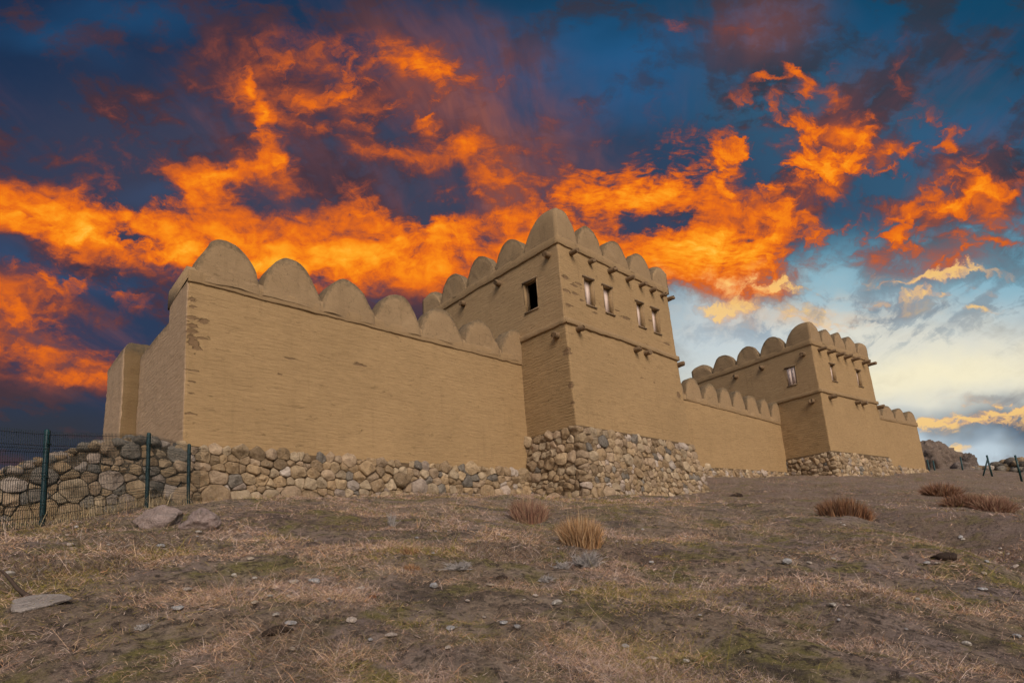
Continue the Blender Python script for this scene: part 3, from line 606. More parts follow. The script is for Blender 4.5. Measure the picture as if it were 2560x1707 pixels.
def corner_merlon(parent,c,e1,e2,w1,w2,h,z0,seed,dr=.14):
    """tooth on a corner; e1,e2 plan unit vectors running away from the corner along both faces"""
    G=16; V=[];rim=[]
    def f(u): return np.where(u>.34,arch((u-.34)/.66),1-dr*((.34-u)/.34)**2)
    us=np.linspace(0,1,G)**.9
    for a in us:
        for b in us:
            z=h*float(f(np.array(a)))*float(f(np.array(b))); i=.045*(1 if a==0 else 0); j=.045*(1 if b==0 else 0)
            V.append((c[0]+e1[0]*(a*w1+i)+e2[0]*(b*w2+j),c[1]+e1[1]*(a*w1+i)+e2[1]*(b*w2+j),z0+z)); rim.append(.5+.3*z/h)
    Fc=[(i*G+j,(i+1)*G+j,(i+1)*G+j+1,i*G+j+1) for i in range(G-1) for j in range(G-1)]
    # outer faces
    for side in (0,1):
        base=len(V); R=[0,.3,.6,.85,1.]
        for r,fr in enumerate(R):
            for q,a in enumerate(us):
                top=np.array(V[(q*G) if side==0 else q]); bot=np.array([c[0],c[1],z0-.02])+np.array([*(e1 if side==0 else e2),0])*(a*(w1 if side==0 else w2))
                v=bot*(1-fr)+top*fr
                if fr<1: v[:2]=bot[:2]
                if fr==.85: v[2]=bot[2]+(top[2]-bot[2])*.93
                V.append(tuple(v)); rim.append(max(0,(v[2]-z0)/h-.62)*1.1 if fr<1 else .6)
        for r in range(4): Fc+=[((base+r*G+j,base+r*G+j+1,base+(r+1)*G+j+1,base+(r+1)*G+j) if side==0 else (base+r*G+j+1,base+r*G+j,base+(r+1)*G+j,base+(r+1)*G+j+1)) for j in range(G-1)]
    V=np.array(V); V+=np.stack([fbm(V*1.7,81,3),fbm(V*1.7+9,82,3),fbm(V*1.7+19,83,3)],1)*.055
    z=np.zeros(len(V)); o=mesh('corner_merlon',V,Fc,M_merlon,parent,True,{'tone':z,'wear':z,'rim':rim})
    b=bmesh.new(); b.from_mesh(o.data); bmesh.ops.remove_doubles(b,verts=b.verts,dist=.0005); bmesh.ops.recalc_face_normals(b,faces=b.faces); b.to_mesh(o.data); b.free(); return o
def log(parent,p,d,L,r,seed):
    rg=np.random.default_rng(seed); p=np.array(p,float); d=np.array(d,float); d/=np.linalg.norm(d); s=np.cross(d,(0,0,1.)); mb=MB()
    j=lambda k:s*rg.normal(0,.01*k)+np.array([0,0,rg.normal(0,.01*k)])
    mb.tube([p-d*.25,p,p+d*L*.5+j(1),p+d*L*.96+j(1),p+d*L],[r*1.12,r*1.08,r,r*.97,r*.8],14,None,True,.02); o=mb.build('beam',M_log,parent); o.data.set_sharp_from_angle(angle=math.radians(50)); return o
def window(parent,c,al,out,w,h,deep,shut,bolts=False,frame=.05):
    """c: plan point at the left foot (as seen from outside) of the opening on the wall face, z sill; al: along; out: outward"""
    al=np.array([*al,0.]);o3=np.array([*out,0.]);c=np.array(c,float); up=np.array([0,0,1.])
    def bx(mb,u0,u1,d0,d1,z0,z1,col=None):
        V=[c+al*u-o3*d+up*z for z in (z0,z1) for (u,d) in ((u0,d0),(u1,d0),(u1,d1),(u0,d1))]
        mb.add(V,[(0,3,2,1),(4,5,6,7),(0,1,5,4),(1,2,6,5),(2,3,7,6),(3,0,4,7)],col)
    # deep reveal lining (mud) is the window's own mesh, with timber frame, shutter and sill as its pieces
    mb=MB(); bx(mb,-.06,.0,.012,deep+.1,-.06,h+.06); bx(mb,w,w+.06,.012,deep+.1,-.06,h+.06); bx(mb,0,w,.012,deep+.1,-.06,0); bx(mb,0,w,.012,deep+.1,h,h+.06)
    W=mb.build('window',M_ledge,parent,False)
    a=W.data.attributes
    mb=MB(); f=frame; e=deep-.03
    bx(mb,0.002,f,e-.07,e,0.002,h-.002); bx(mb,w-f,w-.002,e-.07,e,0.002,h-.002); bx(mb,f,w-f,e-.07,e,h-f,h-.002); bx(mb,f,w-f,e-.07,e,0.002,f); mb.build('frame',M_frame,W,False)
    mb=MB(); bx(mb,-.09,w+.09,-.045,.10,h+.002,h+.075); mb.build('lintel',M_frame,W,False)
    mb=MB(); bx(mb,-.05,w+.07,-.06,.14,-.06,-.002); mb.build('sill',M_frame,W,False)
    if shut:
        mb=MB(); k=max(2,int(round(w/.33))); g=(w-2*f)/k
        for i in range(k): bx(mb,f+i*g+.004,f+(i+1)*g-.004,e-.05+.006*(i%2),e-.015,f+.005,h-f-.005)
        S=mb.build('shutter',M_shut,W,False)
        if bolts:
            mb=MB()
            for i in range(k):
                for q in range(4):
                    u=f+(i+.5)*g; zz_=f+.15+q*(h-.4)/3; bx(mb,u-.018,u+.018,e-.07,e-.05,zz_-.018,zz_+.018)
            mb.build('bolt',M_bolt,W,False)
    return W

# ------------------------------------------------------------------ the fortification
def tower(T,label,rot,zp,zm,zt,ztop,x0,x1,yf,yb,left_m,front_m,beams,wins,zground,wear,seed,flare=.10):
    bf,bs=.0335,.0166; Z=lambda v,s,z:v+s*(z-2)
    root=empty('tower',(PIV[0],PIV[1],0) if rot else (0,0,0),R2 if rot else 0); ox,oy=(PIV if rot else (0,0)); tag(root,label,'tower',None,'thing')
    x0-=ox;x1-=ox;yf-=oy;yb-=oy
    cs=[(x0,yf),(x1,yf),(x1,yb),(x0,yb)]; bat=[bf,bs,0,bs]; dsz=[.10,.4,.6,.10]
    body('lower_wall',M_plaster,root,cs,bat,zp-.10,zm+.1,dsz,.10,(),None,wear,.020,0,.10,matside=(M_side,(3,)))
    hol=[];W=[]
    for (face,a,z,w,h,deep,shut,bolt) in wins:
        if face=='f':
            a=a-ox; sx=x0+bs*(z+h/2-2); zc=z+h/2-2; Lf=x1-x0; q_=1-2*bs*zc/Lf; u0=(a-x0-bs*zc)/q_; hol.append((0,u0,u0+w/q_,z,z+h)); W.append(((a,yf+bf*(z-2)-.005,z),(1,0),(0,-1),w,h,deep,shut,bolt,'f'))
        else:
            a=a-oy; q_=1-bf*(z+h/2-2)/(yb-yf); u0=(yb-a)/q_; hol.append((3,u0-w/q_,u0,z,z+h)); W.append(((x0+bs*(z-2)-.005,a+w,z),(0,-1),(-1,0),w,h,deep,shut,bolt,'l'))
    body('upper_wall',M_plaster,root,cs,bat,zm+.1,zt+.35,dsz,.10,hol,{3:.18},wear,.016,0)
    for (c,al,out,w,h,deep,shut,bolt,_) in W: window(root,c,al,out,w,h,deep,shut,bolt)
    def path(z): return [(x0+bs*(z-2),yb),(x0+bs*(z-2),yf+bf*(z-2)),(x1-bs*(z-2),yf+bf*(z-2)),(x1-bs*(z-2),yb)]
    band('ledge',M_ledge,root,path(zm),zm-.02,zm+.24,.085); band('parapet',M_ledge,root,path(zt),zt,zt+.40,.075)
    px0=x0+bs*(zt-2)-.06; py=yf+bf*(zt-2)-.06; px1=x1-bs*(zt-2)+.06; H=ztop-(zt+.30); zb=zt+.30
    mbp=MB(); mbp.box((px0+.15,py+.15,zt+.2),(px1-.15,py+.75,zt+.42)); mbp.box((px0+.15,py+.75,zt+.2),(px0+.75,yb-.3,zt+.42)); mbp.build('roof',M_ledge,root,False)
    corner_merlon(root,(px0,py),(1,0),(0,1),front_m[0]-ox-px0,left_m[0]-oy-py,H*1.16,zb,seed,.035)
    corner_merlon(root,(px1,py),(0,1),(-1,0),1.6,px1-(front_m[-1]-ox),H*1.0,zb,seed+1)
    corner_merlon(root,(px0,yb),(0,-1),(1,0),yb-(left_m[-1]-oy),1.5,H*.98,zb,seed+2)
    for i,(a,b) in enumerate(zip(front_m[:-1],front_m[1:])): merlon(root,((a+b)/2-ox,py-.006),(1,0),(0,-1),(b-a)/2,H,zb,.6,seed*10+i)
    for i,(a,b) in enumerate(zip(left_m[:-1],left_m[1:])): merlon(root,(px0-.006,(a+b)/2-oy),(0,-1),(-1,0),(b-a)/2,H,zb,.6,seed*20+i)
    for i,(face,a,z,L,r) in enumerate(beams):
        if face=='f': log(root,(a-ox,yf+bf*(z-2),z),(0,-1,-.03+.04*math.sin(i*3.1)),L,r,seed*30+i)
        else: log(root,(x0+bs*(z-2),a-oy,z),(-1,0,-.03),L,r,seed*30+i)
    # rubble foot
    e=.03; fl=flare
    segs=[(x0-e+bs*(zp-2),-oy+19.6,x0-e+bs*(zp-2),yf-e+bf*(zp-2),bs+fl*.6,zp),(x0-e+bs*(zp-2),yf-e+bf*(zp-2),x1+e-bs*(zp-2),yf-e+bf*(zp-2),bf+fl,zp),(x1+e-bs*(zp-2),yf-e+bf*(zp-2),x1+e-bs*(zp-2),-oy+19.6,bs+fl*.6,zp)]
    f,cum=path_pos(segs); mb=MB()
    rubble(mb,f,.05,cum[3]-.02,zground-.2,lambda s:zp+.10,.32,.37,seed+5,.05,.06,(cum[1],cum[2]),1.)
    sb=mb.build('stone_base',M_stone,root,True,True)
    mb=MB(); V=[];
    ss=np.linspace(0,cum[3],80); zl=np.linspace(zground-.6,zp+.1,10)
    for z in zl:
        for s in ss: p,n,_=f(s,z); V.append(p+n*.015)
    K=len(ss); mb.add(V,[(r*K+j,r*K+j+1,(r+1)*K+j+1,(r+1)*K+j) for r in range(len(zl)-1) for j in range(K-1)]); mb.build('mud_core',M_core,root)
    return root
T1B=[('f',x,14.40,.40+.09*math.sin(x*7),.125+.012*math.sin(x*3)) for x in (20.75,22.15,23.7,25.25,26.4,27.45,28.5,29.25)]+[('l',y,14.27,.30,.15) for y in (17.15,20.62,23.5)]+[('l',16.98,10.22,.26,.16),('f',20.6,10.50,.36,.14),('f',25.1,10.44,.36,.14),('f',26.0,10.44,.36,.14),('f',29.25,10.42,.36,.14)]
T1W=[('f',21.5,12.02,.68,1.40,.30,True,False),('f',22.98,12.0,.66,1.42,.30,True,False),('f',25.78,11.95,.60,1.38,.30,True,False),('f',27.2,11.93,.64,1.41,.30,True,False),('l',18.06,12.02,.82,1.50,.28,False,False)]
w1=[(20.15,16.55,z,.35,.10) for z in (13.0,12.3,11.6)]+[(20.7,16.5,12.75,.28,.10),(20.75,16.5,12.35,.30,.09),(21.15,16.5,12.1,.2,.08),(21.1,16.5,12.95,.35,.06),(22.1,16.5,11.75,.3,.08),(24.6,16.5,12.1,.5,.10),(24.0,16.5,12.3,.4,.05),(27.0,16.5,12.55,.25,.08),(28.3,16.5,11.5,.4,.08),(23.0,16.45,11.35,.5,.06),(26.5,16.45,10.95,.6,.08),(19.8,16.5,9.3,.25,.25),(19.75,16.4,7.7,.2,.18),(19.75,16.4,6.9,.15,.1),(25.5,16.4,9.0,.6,.05),(26.5,16.4,8.9,.5,.05),(28.8,16.4,8.6,.3,.2)]
tower(1,'nearer mud brick tower with two pairs of windows over a stone foot',False,5.76,10.69,14.65,16.34,19.652,29.404,16.133,27.3,[18.65,20.86,23.22,25.56],[21.25,23.3,25.5,27.7],T1B,T1W,2.5,w1,3,.15)
T2B=[('f',x,13.83,.60,.13) for x in (45.6,46.9,48.25,49.4,50.6,52.3,53.3)]+[('l',y,13.6,.32,.16) for y in (16.95,20.2,22.5)]+[('l',16.8,10.05,.30,.16),('f',45.85,10.28,.5,.15),('f',49.75,10.3,.42,.15),('f',50.75,10.32,.42,.15),('f',53.35,10.3,.5,.15)]
T2W=[('f',46.78,11.67,.68,1.30,.30,True,False),('f',50.83,11.77,.68,1.30,.30,True,False),('l',17.72,11.63,.70,1.34,.12,True,True)]
tower(2,'farther mud brick tower with single windows, standing beyond the second wall',True,6.2,10.57,14.12,15.72,44.538,53.568,15.884,26.6,[18.23,20.31,22.4,24.6],[46.1,48.05,49.8,51.65],T2B,T2W,4.2,[],13,.08)

def curtain(label,rot,x0,x1,zb,zl,ztops,valleys,zground,seed,zf=None,thick=2.35,end0=False,end1=False,wear=(),stone=(.31,.38),zgf=None,grey=.08):
    bw,bs=.0255,.0166; root=empty('curtain_wall',(PIV[0],PIV[1],0) if rot else (0,0,0),R2 if rot else 0); ox,oy=(PIV if rot else (0,0)); tag(root,label,'wall',None,'thing')
    x0-=ox;x1-=ox; yf=19.2036-oy; yb=yf+thick; zfl=(lambda x:zf(x+ox)) if zf else None
    cs=[(x0,yf),(x1,yf),(x1,yb),(x0,yb)]; bat=[bw,bs if end1 else 0,0,bs if end0 else 0]
    body('wall',M_plaster,root,cs,bat,zb-.08,zl+.02,[.09,.25,.8,.15],.09,(),{3:1.,1:.3},wear,.02,0,.10,zfun=(lambda x:zf(x+ox)) if zf else None)
    xe0=x0+(bs*(zl-2) if end0 else 0); xe1=x1-(bs*(zl-2) if end1 else 0); y=yf+bw*(zl-2); dep=2.3 if end0 else 1.2
    # parapet strip: ledge with a flush face above it
    pth=[(xe0,y),(xe1,y)]+([(xe1,y+dep)] if end1 else [])
    band('ledge',M_ledge,root,pth,zl,zl+.40,.05,zf=zfl,ds=.1)
    mb=MB(); n=30; V=[]; xs=np.linspace(xe0-.02,xe1+.02,n); dz_=[(zf(x+ox) if zf else 0) for x in xs]
    for x,q in zip(xs,dz_):
        tq=q+(.17 if end0 else .0); V+= [(x,y-.03,zl+.1+q),(x,y-.03,zl+.30+tq),(x,y+.05,zl+.38+tq),(x,y+dep-.1,zl+.36+tq),(x,y+dep,zl+.26+tq),(x,y+dep,zl-.1+q)]
    V=np.array(V); V+=np.stack([fbm(V*1.5,91,2),fbm(V*1.5+3,92,2),fbm(V*1.5+8,93,2)],1)*.05
    Fc=[(i*6+j,(i+1)*6+j,(i+1)*6+j+1,i*6+j+1) for i in range(n-1) for j in range(5)]+[tuple(range(6)),tuple(range((n-1)*6,n*6))[::-1]]
    z=np.zeros(len(V)); mesh('parapet',V,Fc,M_merlon,root,True,{'tone':z,'wear':z,'rim':z+.25})
    for i,(a,b) in enumerate(zip(valleys[:-1],valleys[1:])):
        mx=(a+b)/2; q=zf(mx) if zf else 0; zb0=zl+.16+q; merlon(root,(mx-ox,y-.056),(1,0),(0,-1),(b-a)/2*(1.01 if end0 else .95),ztops-zl-.16,zb0,.9 if end0 else .6,seed*7+i,1.1 if end0 else .7,not end0)
    zg=zgf or (lambda x:zground)
    sl=.06; f0=lambda s,z:(np.array([s,yf+bw*(z-2)-.035-sl*(zb-z)*(1 if z<zb else 0),z]),np.array([0,-1.,0]),(1,0))
    mb=MB(); rubble(mb,f0,x0-.02,x1,min(zg(x0+ox),zg(x1+ox))-.1,lambda s:zb+.12,stone[0],stone[1],seed+3,grey,.07,(),1.,zb=lambda s:zg(s+ox)-.15)
    mb.build('stone_base',M_stone,root,True,True)
    mb=MB(); xs=np.linspace(x0,x1,40); zl_=np.linspace(zground-1.2,zb+.02,8); V=[(x,yf+bw*(zz_-2)-.01-sl*max(0,zb-zz_),zz_) for zz_ in zl_ for x in xs]
    mb.add(V,[(r*40+j,r*40+j+1,(r+1)*40+j+1,(r+1)*40+j) for r in range(7) for j in range(39)]); 
    for xx in ((x0,) if end0 else ())+((x1,) if end1 else ()): mb.add([(xx,yf,zground-1.2),(xx,yb,zground-1.2),(xx,yb,zb+.05),(xx,yf,zb+.05)],[(0,1,2,3)])
    mb.build('mud_core',M_core,root)
    return root
wA=[(5.2,19.3,z,.22,h) for z,h in ((8.95,.12),(8.7,.06),(8.35,.1),(8.1,.1),(7.55,.22),(7.9,.14),(7.2,.05),(6.2,.06),(5.9,.05),(6.6,.04),(5.2,.05))]+[(5.5,19.3,8.3,.25,.10),(5.55,19.3,7.75,.35,.06),(5.35,19.3,7.4,.2,.12),(7.9,19.3,7.0,.3,.03),(11,19.3,7.9,.4,.04),(8.3,19.3,7.6,.3,.05)]
r=curtain('nearest curtain wall with seven big rounded merlons and a weathered open end',False,4.9326,20.3,4.20,9.53,11.29,[5.25,7.33,9.55,11.74,13.9,16.2,18.4,20.55],2.4,40,end0=True,wear=wA,zgf=lambda x:2.38+.06*(x-5.2))
# walkway top and pier at the open end of the first wall
body('walkway',M_plaster,r,[(4.99,21.5),(8.5,21.5),(8.5,25.85),(4.99,25.85)],[0,0,0,.0166],3.,9.0,[.3,.5,.5,.12],.12,(),{3:1.,0:1.},(),.035,.45)
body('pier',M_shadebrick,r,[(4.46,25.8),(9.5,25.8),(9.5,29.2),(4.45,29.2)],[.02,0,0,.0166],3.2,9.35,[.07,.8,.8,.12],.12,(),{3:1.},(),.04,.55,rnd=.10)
curtain('second curtain wall between both towers, a row of seven merlons on top',True,29.2,45.0,5.33,9.66,11.33,[33.83-1.9*k for k in (2,1)]+[33.83,35.64,37.33,38.84,40.41,42.06,43.5,45.1],4.4,50,zf=lambda x:-.065*(x-33.8),thick=5.5,zgf=lambda x:4.6+.035*(x-34),stone=(.27,.36))
curtain('farthest short curtain wall ending in three merlons beside the rock outcrop',True,53.3,69.93,6.46,10.85,12.33,[56.1,59.0,62.1,64.85,67.3,69.75],5.6,60,thick=5.5,end1=True,zgf=lambda x:5.2+.06*(x-53),stone=(.30,.38))

# ------------------------------------------------------------------ ruined wall behind the fence
def ruin_top(x):
    return np.interp(x,[-9,-4,-1.5,.3,1.0,1.75,2.3,2.75,3.6,4.4,5.2],[1.4,1.9,2.45,2.95,3.18,3.5,3.75,3.98,4.2,4.22,4.1])
def build_ruin():
    mb=MB(); yf=19.12; f0=lambda s,z:(np.array([s,yf+.06*(z-2),z]),np.array([0,-1.,0]),(1,0))
    rubble(mb,f0,-8,4.98,.6,lambda s:float(ruin_top(s))-.05,  .27,.32,101,.22,.14,(),1.1,zb=lambda s:z1(s,18.9)-.3,gap=.012)
    rg=np.random.default_rng(5)
    for i in range(900):   # fallen and stacked stones over the top and behind
        x=rg.uniform(-8,4.95); y=yf+.1+abs(rg.normal(0,1.9)); 
        if y>26 or (x>4.3 and y>25.4): continue
        tp=float(ruin_top(x))+.10*(y-yf)*(1 if x>1 else .4); R=rg.uniform(.10,.22); V,Fc=lump((R*1.25,R,R*.8),i,2,8,.2,.05)
        a=rg.uniform(0,6.28); c_,s_=math.cos(a),math.sin(a); V=V@np.array([[c_,s_,0],[-s_,c_,0],[0,0,1]]); mb.add(V+np.array([x,y,tp-R*.15+rg.normal(0,.05)]),Fc,stone_col(rg,.25,.15)*.9)
    n=60; xs=np.linspace(-8.2,4.95,n); V=[]
    for x in xs: t=float(ruin_top(x))-.12; V+=[(x,yf+.02,-.2),(x,yf+.08,t),(x,yf+2.5,t+.2),(x,27,t+.3),(x,27.5,-2)]
    mb.c=[c_*.85 for c_ in mb.c]; mb.add(V,[(i*5+j,(i+1)*5+j,(i+1)*5+j+1,i*5+j+1) for i in range(n-1) for j in range(4)],(.10,.07,.042))
    o=mb.build('ruined_wall',M_old,None,True,True); tag(o,'tumbled grey stone wall sloping down behind the green wire fence','ruined wall',None,'thing')
build_ruin()
# ------------------------------------------------------------------ fences
def build_fence():
    root=empty('wire_fence',(1.2,13,1.2)); tag(root,'green welded wire fence with posts in front of the ruined wall','fence'); off=np.array([1.2,13,1.2])
    feet=[(-.95,10.4),(1.2,13.0),(3.32,15.6),(4.68,17.45),(6.05,19.1)]; H=1.76
    P=[np.array([x,y,z1(x,y)]) for x,y in feet]
    for i,p in enumerate(P[:4]):
        q=p-off; mb=MB(); lean=np.array([.0,0,1.])
        d=np.array(feet[min(i+1,4)])-np.array(feet[max(i-1,0)]); d=d/np.hypot(*d); nn=np.array([d[1],-d[0]]); a=.04;b=.03
        V=[]
        for z in (-.25,H-.02,H):
            k=1 if z<H else .7
            for u,v in ((-a,-b),(a,-b),(a,b),(-a,b)): V.append((q[0]+d[0]*u*k+nn[0]*v*k,q[1]+d[1]*u*k+nn[1]*v*k,q[2]+z))
        mb.add(V,[(0,1,5,4),(1,2,6,5),(2,3,7,6),(3,0,4,7),(4,5,9,8),(5,6,10,9),(6,7,11,10),(7,4,8,11),(8,9,10,11)]); po=mb.build('post',M_green,root,False)
        mb=MB()
        for z in (.25,.9,1.5): 
            c=np.array([q[0]-nn[0]*0+nn[0]*.035,q[1]+nn[1]*.035,q[2]+z]); mb.tube([c-np.array([d[0],d[1],0])*.05,c+np.array([d[0],d[1],0])*.05],.014,6)
        mb.build('clip',M_green,po)
    for i in range(4):
        a=P[i]-off;b=P[i+1]-off; d=(b-a)[:2]; L=np.hypot(*d); d=d/L; nn=np.array([d[1],-d[0]]); mb=MB()
        if i==3: L=.62; b=a+(b-a)*(L/np.linalg.norm((b-a)[:2]))
        gz=lambda u:a[2]+(b[2]-a[2])*u/L
        nv=int(L/.05); fold=[.0,.12,.5,.62,1.0,1.12,1.42,1.54]
        prof=[(.06,0),(.36,0),(.42,.03),(.48,0),(.86,0),(.92,.03),(.98,0),(1.34,0),(1.40,.03),(1.46,0),(1.72,0)]
        for k in range(1,nv):
            u=k*.05; mb.tube([(a[0]+d[0]*u+nn[0]*(o+.045),a[1]+d[1]*u+nn[1]*(o+.045),gz(u)+z) for z,o in prof],.0042,3,None,False)
        for z,o in [(.06,0),(.22,0),(.36,0),(.42,.03),(.48,0),(.67,0),(.86,0),(.92,.03),(.98,0),(1.16,0),(1.34,0),(1.40,.03),(1.46,0),(1.66,0)]:
            mb.tube([(a[0]+d[0]*u+nn[0]*(o+.05),a[1]+d[1]*u+nn[1]*(o+.05),gz(u)+z) for u in (0.02,L/2,L-.02)],.0048,3,None,False)
        mb.build('mesh_panel',M_wire,root,False)
    # tall dry stalks along the fence
    n=1000; t=RNG.uniform(0,3,n); i=np.minimum(t.astype(int),2); f=t-i; F=np.array(feet); x=F[i,0]+(F[i+1,0]-F[i,0])*f+RNG.normal(0,.22,n)-.15; y=F[i,1]+(F[i+1,1]-F[i,1])*f+RNG.normal(0,.22,n)+.2
    x=np.append(x,RNG.uniform(-3,4,600)); y=np.append(y,18.8-np.abs(RNG.normal(0,.8,600))); n=len(x)
    o=blade_mesh('tall_dry_grass',[blades(x,y,terrain(x,y)-.02,RNG.uniform(.2,.62,n),RNG.uniform(.004,.009,n),np.abs(RNG.normal(0,.45,n)),RNG.uniform(0,6.28,n),np.array([(.47,.33,.17),(.38,.25,.13),(.5,.38,.22)])[RNG.integers(0,3,n)]*RNG.uniform(.7,1.1,(n,1)),.4)],M_blade)
    tag(o,'tall straw coloured grass growing along the foot of the wire fence','grass',kind='stuff')
build_fence()
def ray(xd,yd):
    rr=(xd*1.08843-CX)/F_PX; uu=-(yd*1.08843-CY)/F_PX; d=fv+camX*rr+camY*uu; return d/math.hypot(d[0],d[1])
def far_pt(xd,yd,D): return ray(xd,yd)*D
def far_post(foot,top,D,label,brace=None):
    p=far_pt(*foot,D); q=far_pt(*top,D); mb=MB(); dn=(p-q)/np.linalg.norm(p-q); mb.tube([p+dn*.6,q],.075,8); o=mb.build('fence_post',M_green,None); tag(o,label,'fence post','posts beside the rock outcrop')
    if brace: b=far_pt(*brace,D); u=far_pt(*top,D)*.35+p*0; t=q*.8+p*.2; mb=MB(); mb.tube([b+(b-t)/np.linalg.norm(b-t)*.6,t],.065,8); mb.build('brace',M_green,o)
S7=lambda x,y:((2300+x/9.046)/1.08843,(1080+y/9.046)/1.08843)
far_post(S7(222,920),S7(160,625),73,'dark green post closest to the end of the farthest wall')
far_post(S7(345,915),S7(292,640),74,'dark green post in front of the big rock, second from the wall')
far_post(S7(970,890),S7(912,560),77,'dark green post before the low pale rock slab')
far_post(S7(1620,945),S7(1508,520),70,'dark green post with a slanting brace forming an A shape',S7(1445,925))
far_post(S7(2265,965),S7(2148,520),66,'dark green post crossing the distant low stone wall')
def outcrop(xd0,yd0,xd1,yd1,D,label,seed,col,fac=12,dep=.9,rough=.2):
    a=far_pt(xd0,yd1,D);b=far_pt(xd1,yd1,D);t=far_pt((xd0+xd1)/2,yd0,D); R=np.linalg.norm(b-a)/2; c=(a+b)/2; H=t[2]-c[2]
    V,Fc=lump((R*1.12,R*dep,H*.75),seed,5,fac,rough,.09)
    strata=fbm(V*np.array([.5,.5,2.2])/R*2.2,seed+4,3); crag=np.abs(fbm(V/R*3.1+seed,seed+6,4)); V=V*(1+.13*strata-.22*np.maximum(crag-.12,0)*-1-.10*(crag<.05))[:,None]
    mb=MB(); mb.add(V,Fc,col); o=mb.build('rock_outcrop',M_rock,None,True,True); o.location=(c[0],c[1],c[2]+H*.28); o.rotation_euler=(0,0,-1.35); tag(o,label,'rock'); return o
outcrop(2105,1008,2216,1088,84,'largest rounded brown rock rising beside the end of the farthest wall',3,(.19,.135,.105))
outcrop(2206,1040,2253,1088,88,'middle sized dark rock behind the biggest one',9,(.15,.112,.092))
outcrop(2185,1062,2240,1090,80,'low flat topped rock slab in front of the bigger rocks',15,(.24,.185,.155),8)
def far_ruin():
    mb=MB(); rg=np.random.default_rng(8); D=82
    tops=[(2240,1074),(2262,1075),(2280,1072),(2293,1064),(2310,1061),(2330,1056),(2345,1058),(2375,1066)]
    X=np.linspace(2236,2400,60)
    for x in X:
        yt=np.interp(x,[t[0] for t in tops],[t[1] for t in tops]); y=yt+2
        while y<1100:
            p=far_pt(x+rg.normal(0,1.5),y,D+rg.normal(0,.4)); R=rg.uniform(.28,.6); V,Fc=lump((R*1.15,R,R*.75),int(rg.integers(9999)),2,8,.2,.05); mb.add(V+p,Fc,stone_col(rg,.6,.1)*.8); y+=6
    o=mb.build('rubble_wall',M_old,None,True,True); tag(o,'distant low dark rubble wall with loose stones on top','ruined wall',None,'thing')
far_ruin()

# ------------------------------------------------------------------ sky and light
SUN_EL=math.radians(38)   # direction towards the sun in plan (x,y)
sdir=np.array([-.40,-.85]); sdir/=np.hypot(*sdir)
w=bpy.data.worlds.new('World'); SC.world=w; w.use_nodes=True; t=NT(w.node_tree)
for n in list(t.n): t.n.remove(n)
out=t.new('ShaderNodeOutputWorld'); bg=t.new('ShaderNodeBackground'); t.l.new(bg.outputs[0],out.inputs[0])
sky=t.new('ShaderNodeTexSky',sky_type='NISHITA'); sky.sun_disc=False; sky.sun_elevation=SUN_EL; sky.sun_rotation=math.atan2(sdir[0],sdir[1]); sky.dust_density=3.; sky.air_density=1.
G=t.new('ShaderNodeTexCoord').outputs['Generated']
# the sunset half of the sky: cloud deck mapped on a plane square to the sunset direction
df=t.vec('DOT_PRODUCT',G,tuple(fv)); dfc=t.math('MAXIMUM',df,.05)
k=F_PX/1088.43
X0=t.math('ADD',t.math('MULTIPLY',t.math('DIVIDE',t.vec('DOT_PRODUCT',G,tuple(camX)),dfc),k),CX/1088.43)
Y0=t.math('SUBTRACT',CY/1088.43,t.math('MULTIPLY',t.math('DIVIDE',t.vec('DOT_PRODUCT',G,tuple(camY)),dfc),k))
cmb=t.new('ShaderNodeCombineXYZ'); t.l.new(X0,cmb.inputs[0]); t.l.new(Y0,cmb.inputs[1]); P0=cmb.outputs[0]
def warp(P,sc,amt,det=4,st=(1,1.6,1)):
    n=t.noise(t.mapping(P,st),sc,det,.6,0,True,'2D'); v=t.vec('SUBTRACT',n,(.5,.5,.5)); s=t.new('ShaderNodeVectorMath',operation='SCALE'); t.l.new(v,s.inputs[0]); s.inputs['Scale'].default_value=amt
    return t.vec('ADD',P,s.outputs[0])
P1=warp(P0,4.,.10,3); P2=warp(warp(P0,3.5,.13,6,(1,1.4,1)),16,.06,7,(1,1.4,1))
sep=t.new('ShaderNodeSeparateXYZ'); t.l.new(P1,sep.inputs[0]); XX,YY=sep.outputs[0],sep.outputs[1]
def blob(P,cx,cy_,rx,ry,rot=0):
    q=t.mapping(P,(rx,ry,1),(cx,cy_,0),(0,0,math.radians(rot)),'TEXTURE'); l=t.vec('LENGTH',q); return t.mapr(l,1.6,.0,0,1,True)
LAST=[None]
def field(P,L):
    # (a negligible offset by the sum so far keeps the shader's evaluation order short)
    acc=None
    for i,b in enumerate(L):
        if i%12==0 and LAST[0] is not None:
            v=t.new('ShaderNodeVectorMath',operation='MULTIPLY_ADD'); t.l.new(LAST[0],v.inputs[0]); v.inputs[1].default_value=(1e-7,)*3; t.l.new(P,v.inputs[2]); P=v.outputs[0]
        f=blob(P,*b[:5]); acc=t.math('MULTIPLY',f,b[5]) if acc is None else t.math('MULTIPLY_ADD',f,b[5],acc); LAST[0]=acc
    return acc
